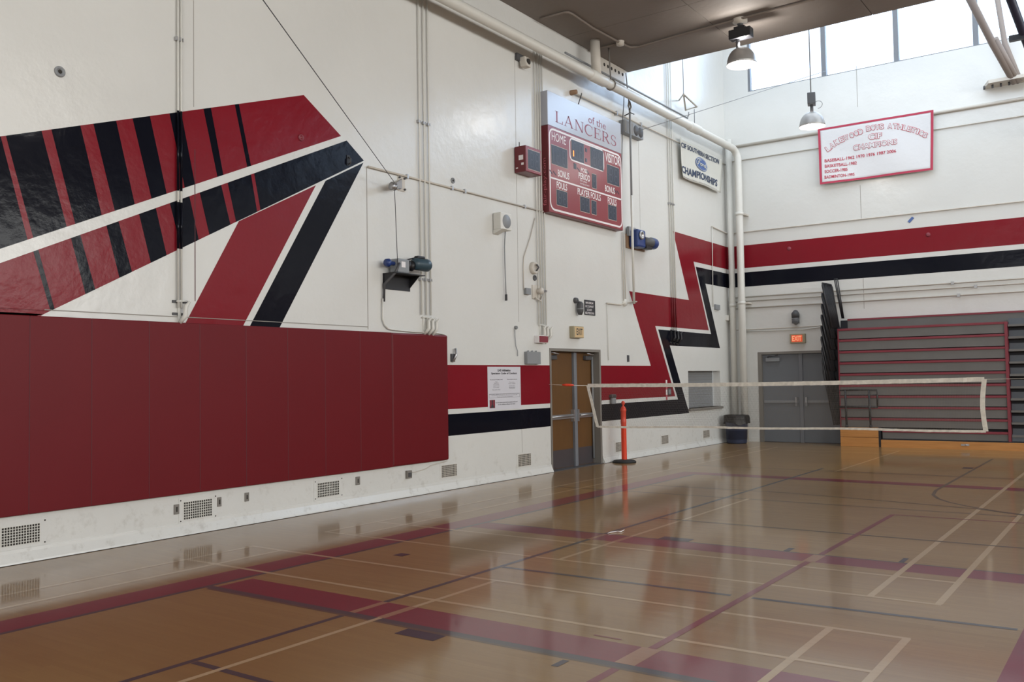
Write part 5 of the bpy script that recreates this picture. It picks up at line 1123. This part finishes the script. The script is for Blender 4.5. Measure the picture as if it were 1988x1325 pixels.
outline_txt('CIF', 885, 553, 1080, 528, 85, e); outline_txt('CHAMPIONS', 662, 708, 1305, 615, 78, e)
arc = [(290, 728, 36), (345, 682, 33), (410, 632, 28), (476, 592, 24), (540, 560, 20), (620, 525, 17), (684, 497, 14), (746, 473, 12), (0, 0, 0),
       (858, 425, 8), (922, 412, 6), (982, 402, 4), (1042, 394, 2), (0, 0, 0),
       (1160, 386, -1), (1236, 385, -4), (1304, 392, -8), (1376, 405, -11), (1438, 420, -14), (1500, 434, -17), (1572, 458, -20), (1606, 474, -22), (1662, 500, -26)]
word = 'LAKEWOOD BOYS ATHLETICS'
for ch, (ax, ay, rot) in zip(word, arc):
    if ch == ' ': continue
    wch = 62 if ch not in 'I' else 30
    for (grow, m_, off_, lift) in ((5, 'cloth_pink', 0.055, 0.008), (-3, 'cloth', 0.012, 0.011)):
        a = math.radians(rot); hh_ = 75
        def fn(u, v, ax=ax, ay=ay, a=a, grow=grow, lift=lift, wch=wch):
            lx = -grow+(wch+2*grow)*u; ly = -grow+(hh_+2*grow)*v
            X_ = ax+lx*math.cos(a)-ly*math.sin(a)*1.0; Y_ = ay+ (28 if False else 0)-(lx*math.sin(a)+ly*math.cos(a)) 
            uu, vv = quadinv(X_, Y_); return S(uu, vv, lift)
        put_text(ch, fn, 'arched_letter', M[m_], e, off_)

for (u_, v_) in ((0.02, 0.97), (0.98, 0.97), (0.5, 0.985), (0.02, 0.03), (0.98, 0.03)):
    q = S(u_, v_); MB().tube([q, Vector((q.x, BY-0.001, q.z+0.01))], 0.006, 6).build('tie', M['tape'], e)
# logo banner on the left wall
XB = WX+0.085
cf = [onx(1318, 266, XB), onx(1399, 311, XB), onx(1397, 375, XB), onx(1323.5, 345, XB)]
e = thing('logo_banner', 'white vinyl banner with blue oval car-maker logo and navy lettering near the corner', 'banner', (WX, cf[3].y, cf[3].z))
S2 = cloth('vinyl_panel', e, cf[3], cf[2], cf[1], cf[0], M['vinyl'], amp=0.03, back=(-1, 0, 0), seed=3)
zf = lambda x, y: (1300+x/10.19, 260+y/10.19)
def q2(x, y):
    p = onx(*zf(x, y), XB+0.035); zl_ = cf[3].z+(cf[2].z-cf[3].z)*((p.y-cf[3].y)/(cf[2].y-cf[3].y)); zh_ = cf[0].z+(cf[1].z-cf[0].z)*((p.y-cf[0].y)/(cf[1].y-cf[0].y))
    return (p.y-cf[3].y)/(cf[2].y-cf[3].y), (p.z-zl_)/(zh_-zl_)
def t2(s, x0, y0, x1, y1, h0, h1, m, off=0.03):
    u0, v0 = q2(x0, y0); u1, v1 = q2(x1, y1); _, a0 = q2(x0, y0-h0); _, a1 = q2(x1, y1-h1)
    put_text(s, lambda u, v: S2(u0+(u1-u0)*u, v0+(v1-v0)*u+((a0-v0)*(1-u)+(a1-v1)*u)*v, 0.007), 'lettering', M[m], e, off)
t2('CIF SOUTHERN SECTION', 258, 275, 940, 590, 95, 95, 'navy'); t2('CHAMPIONSHIPS', 258, 765, 945, 1045, 140, 140, 'navy')
t2('Los Angeles Times    State Championships Series', 270, 850, 940, 1110, 22, 22, 'ink_grey', 0.0)
uc, vc = q2(622, 610)
def ell(r1, r2, m, lift, name, n=36):
    ua, va = q2(622+r1, 610+r1*0.42); P = []
    for k in range(n):
        a = 2*math.pi*k/n; du = (ua-uc)*math.cos(a); dv = abs(q2(622, 610-r2)[1]-vc)*math.sin(a); P.append(S2(uc+du, vc+dv+(va-vc)*math.cos(a), lift))
    MB().add(P, [tuple(range(n))]).build(name, M[m], e)
ell(118, 128, 'logo_blue', 0.010, 'logo_rim'); ell(108, 116, 'vinyl', 0.012, 'logo_ring'); ell(102, 108, 'logo_blue', 0.014, 'logo_field')
FORD = {'F': [[(0.02, .62), (.10, .88), (.32, .98), (.62, .90), (.95, 1.0)], [(.50, .92), (.38, .5), (.22, .08), (.02, .0), (-.06, .16)], [(.20, .50), (.46, .54), (.64, .50)]],
        'o': [[(.35, .42), (.08, .34), (.04, .08), (.24, -.02), (.44, .18), (.38, .42), (.56, .40)]],
        'r': [[(.0, .40), (.14, .42), (.08, .0)], [(.10, .22), (.26, .42), (.40, .38)]],
        'd': [[(.40, .38), (.14, .38), (.02, .12), (.16, -.02), (.36, .14), (.58, .90)], [(.50, .60), (.36, .06), (.52, -.02), (.66, .08)]]}
adv = {'F': .62, 'o': .52, 'r': .38, 'd': .68}; x_ = 0; m_ = MB()
for ch in 'Ford':
    for st_ in FORD[ch]:
        pts = []
        for (a, b), (c2, d2_) in zip(st_, st_[1:]):
            for t_ in (0, .5): pts.append((a+(c2-a)*t_, b+(d2_-b)*t_))
        pts.append(st_[-1]); P = []
        for (a, b) in pts: P.append(S2(uc+((x_+a)/2.25-0.5)*0.27, vc-0.055+(b)*0.16-((x_+a)/2.25-0.5)*0.0, 0.018))
        m_.tube(P, 0.010, 4)
    x_ += adv[ch]
m_.build('logo_script', M['vinyl'], e)

# --- high-bay lamps
def highbay(x, y, zrim, ztop, lab, wide, rod, up, watts=45):
    e = thing('pendant_lamp', lab, 'lamp', (x, y, zrim)); R0 = 0.255; hgt = 0.30
    prof = []
    for k in range(13): a = k/12*math.pi/2; prof.append((R0*math.cos(a)**0.8 if k < 12 else 0.055, hgt*math.sin(a)))
    prof[0] = (R0+0.012, -0.008)
    o = MB().lathe(prof, (x, y, zrim), 'z', 32).build('reflector', M['alu'], e); sm = o.modifiers.new('thickness', 'SOLIDIFY'); sm.thickness = 0.004
    MB().lathe([(0, 0.02), (0.07, 0.03), (0.10, 0.08), (0.09, 0.16), (0.04, 0.21), (0.03, 0.26), (0, 0.26)], (x, y, zrim), 'z', 16).build('bulb', M['bulb'], e)
    sx = -0.06 if wide else 0.0
    MB().tube([(x+sx, y, zrim+hgt-0.02), (x+sx, y, zrim+hgt+0.20)], 0.034, 12).build('neck', M['darkgrey'], e)
    zb = zrim+hgt+0.17
    bxm = MB()
    if wide: bxm.box((x-0.20, y-0.09, zb), (x+0.20, y+0.09, zb+0.17)); bxm.box((x-0.11, y-0.07, zb+0.17), (x+0.09, y+0.07, zb+0.22))
    else: bxm.obox((x, y, zb+0.11), (0.075, 0.03, 0), (-0.03, 0.11, 0), (0, 0, 0.12))
    bxm.build('ballast_box', M['darkgrey'] if not wide else M['black'], e, 0.012)
    if wide: MB().lathe([(0, 0), (0.045, 0.01), (0.058, 0.05), (0.045, 0.09), (0, 0.10)], (x-0.01, y, zb+0.23), 'z', 16).build('swivel', M['darkgrey'], e); MB().lathe([(0.02, -0.10), (0.13, -0.06), (0.13, 0.0)], (x-0.01, y, ztop), 'z', 20).build('canopy', M['creamd'], e)
    else:
        MB().tube([(x+0.09*math.cos(a)+0.13, y, zb-0.03+0.08*math.sin(a)) for a in [math.pi*1.3*j/12-1.6 for j in range(13)]], 0.006, 5).build('loop_wire', M['grey'], e)
    MB().tube([(x-0.01, y, zb+0.2), (x-0.01, y, ztop)], rod, 10).build('rod', M['grey'], e)
    l = bpy.data.lights.new('lamp_light', 'POINT'); l.energy = watts; l.shadow_soft_size = 0.09; l.color = (1, 0.97, 0.92)
    lo = bpy.data.objects.new('lamp_light', l); COL.objects.link(lo); lo.location = (x, y, zrim-0.02)
    if up:
        l = bpy.data.lights.new('lamp_uplight', 'SPOT'); l.energy = 60; l.spot_size = math.radians(150); l.spot_blend = 0.12; l.shadow_soft_size = 0.04; l.color = (1, 0.96, 0.9)
        lo = bpy.data.objects.new('lamp_uplight', l); COL.objects.link(lo); lo.location = (x, y, zrim+hgt+0.03); lo.rotation_euler = (math.pi, 0, 0)
l1 = ony(1440, 125, 15.4); highbay(l1.x, 15.4, ony(1440, 126, 15.4).z, CEIL, 'dark high-bay lamp with wide ballast box hung under the ceiling edge', True, 0.016, True)
l2 = ony(1577, 246, 19.0); highbay(l2.x, 19.0, l2.z, TOPZ, 'silver high-bay lamp on a thin rod left of the crimson banner', False, 0.012, False)

p = onx(675.5, 312); e = thing('hook_plate', 'tiny black hook plate on the black tip of the mural', 'hook', (WX, p.y, p.z))
MB().box((WX, p.y-0.03, p.z-0.07), (WX+0.01, p.y+0.03, p.z+0.07)).build('plate', M['black'], e)
MB().tube([(WX+0.01, p.y, p.z+0.04), (WX+0.05, p.y, p.z+0.02), (WX+0.05, p.y, p.z-0.04), (WX+0.01, p.y, p.z-0.05)], 0.01, 6).build('loop', M['darkgrey'], e)
# unseen lamps added to spread more light on the left wall
for (lx, ly, lab) in ((0.2, 2.0, 'unseen high-bay lamp added over mid-court behind the view'), (0.2, 8.7, 'unseen high-bay lamp added over the middle of the court'), (6.2, 8.7, 'unseen high-bay lamp added over the far side of the court'), (6.2, 2.0, 'unseen high-bay lamp added over the far side behind the view')): highbay(lx, ly, 7.2, CEIL, lab, True, 0.016, False, 90)
# extra unseen lamp, added for its light on the left wall
highbay(-5.8, 2.0, 7.2, CEIL, 'unseen high-bay lamp added over the court above the camera', True, 0.016, False, 80)
# ceiling conduits
def czl(pts): return [Vector((max(v.x, WX+0.05), v.y, v.z)) for v in (onz(x, y, CEIL-0.03) for x, y in pts)]
e = thing('conduit_run', 'brown ceiling conduit looping across the slab to the pendant lamp', 'conduit', onz(1205, 83, CEIL-0.03))
MB().tube(czl([(1048, 37), (1060, 34), (1096, 24), (1104, 24), (1112, 28), (1150, 54), (1196, 79), (1207, 83), (1214, 88), (1224, 92), (1240, 91), (1330, 65), (1438, 36), (1560, 4), (1640, -18)]), 0.022).build('pipe', M['cdark'], e)
MB().tube(czl([(1205, 83), (1170, 92), (1130, 102), (1122, 103)]), 0.020).build('branch', M['cdark'], e)
q = onz(1204, 83, CEIL-0.03); MB().lathe([(0, -0.06), (0.07, -0.05), (0.08, 0.028)], q, 'z', 16).build('junction', M['creamd'], e)
# truss legs and bearing shelf at top right
bb = ony(1974, 160, BY-0.2)
e = thing('truss_bearing', 'brown steel truss legs meeting on a bolted wall shelf at the upper right', 'truss', (bb.x, BY-0.2, bb.z))
s0 = ony(1908, 172, BY-0.1); MB().prism([(s0.x, BY-0.02, s0.z), (s0.x+0.15, BY-0.42, s0.z), (s0.x+3.2, BY-0.42, s0.z), (s0.x+3.2, BY-0.02, s0.z)], (0, 0, 0.07)).build('shelf', M['creamd'], e)
A = ony(1970, 160, BY-0.25)
MB().tube([A, ony(1925, 80, BY-1.1), ony(1865, -38, BY-2.6)], 0.075, 12).tube([A+Vector((0.06, 0, 0)), ony(1932, 75, BY-1.1)], 0.06, 12).build('heavy_leg', M['truss'], e)
MB().tube([A+Vector((0.1, 0, 0)), ony(1951, 85, BY-0.3), ony(1930, -40, BY-0.35)], 0.055, 12).build('light_leg', M['truss'], e)
m_ = MB()
for k in range(5): q = ony(1914+k*16, 178-k*2.5, BY-0.03); m_.tube([(q.x, BY-0.25, s0.z), (q.x, BY-0.25, s0.z-0.07)], 0.022, 8)
m_.build('bolt', M['darkgrey'], e)
e = thing('navy_strut', 'dark navy steel strut with a short stub at the top right', 'strut', ony(1985, 70, 17.5))
MB().tube([ony(1945, -48, 17.3), ony(2058, 258, BY-0.07)], 0.075, 12).build('tube', M['navysteel'], e)
q = ony(2058, 258, BY-0.01); MB().box((q.x-0.2, BY-0.02, q.z-0.2), (q.x+0.2, BY-0.001, q.z+0.2)).build('wall_plate', M['navysteel'], e)
MB().obox(ony(1976, 73, 18.75), (0.14, 0, 0), (0, 0.05, 0), (0, 0, 0.05)).build('stub', M['black'], e)

# scrap of string on the court
P = [onz(x, y, 0.009) for x, y in ((1180, 1036), (1186, 1034), (1193, 1033), (1199, 1032), (1205, 1033), (1211, 1030), (1212, 1029))]
tag(MB().tube(P, [0.003, 0.006, 0.004, 0.004, 0.007, 0.004, 0.003], 6).build('string_scrap', M['sb_line']), 'crumpled white scrap of string lying on the court', 'scrap')

# repeats of one kind share a group
GROUPS = {'vent_grille': 'low wall grilles along the left wall', 'outlet_plate': 'small dark plates below the pad', 'rope_cleat': 'rope cleats on the left wall',
          'pendant_lamp': 'high-bay pendant lamps', 'exit_sign': 'exit signs over the doors', 'conduit_run': 'conduits on the walls and ceiling',
          'hoist_motor': 'hoist motors on the left wall', 'anchor_socket': 'round anchor sockets', 'bulkhead_lamp': 'bulkhead lamps over the doors', 'junction_box': 'junction boxes on the left wall',
          'switch_box': 'small switch boxes', 'hanging_cord': 'dangling cords'}
for o in COL.objects:
    if o.parent is None and o.get('label'):
        g = GROUPS.get(o.name.split('.')[0])
        if g and not o.get('group'): o['group'] = g
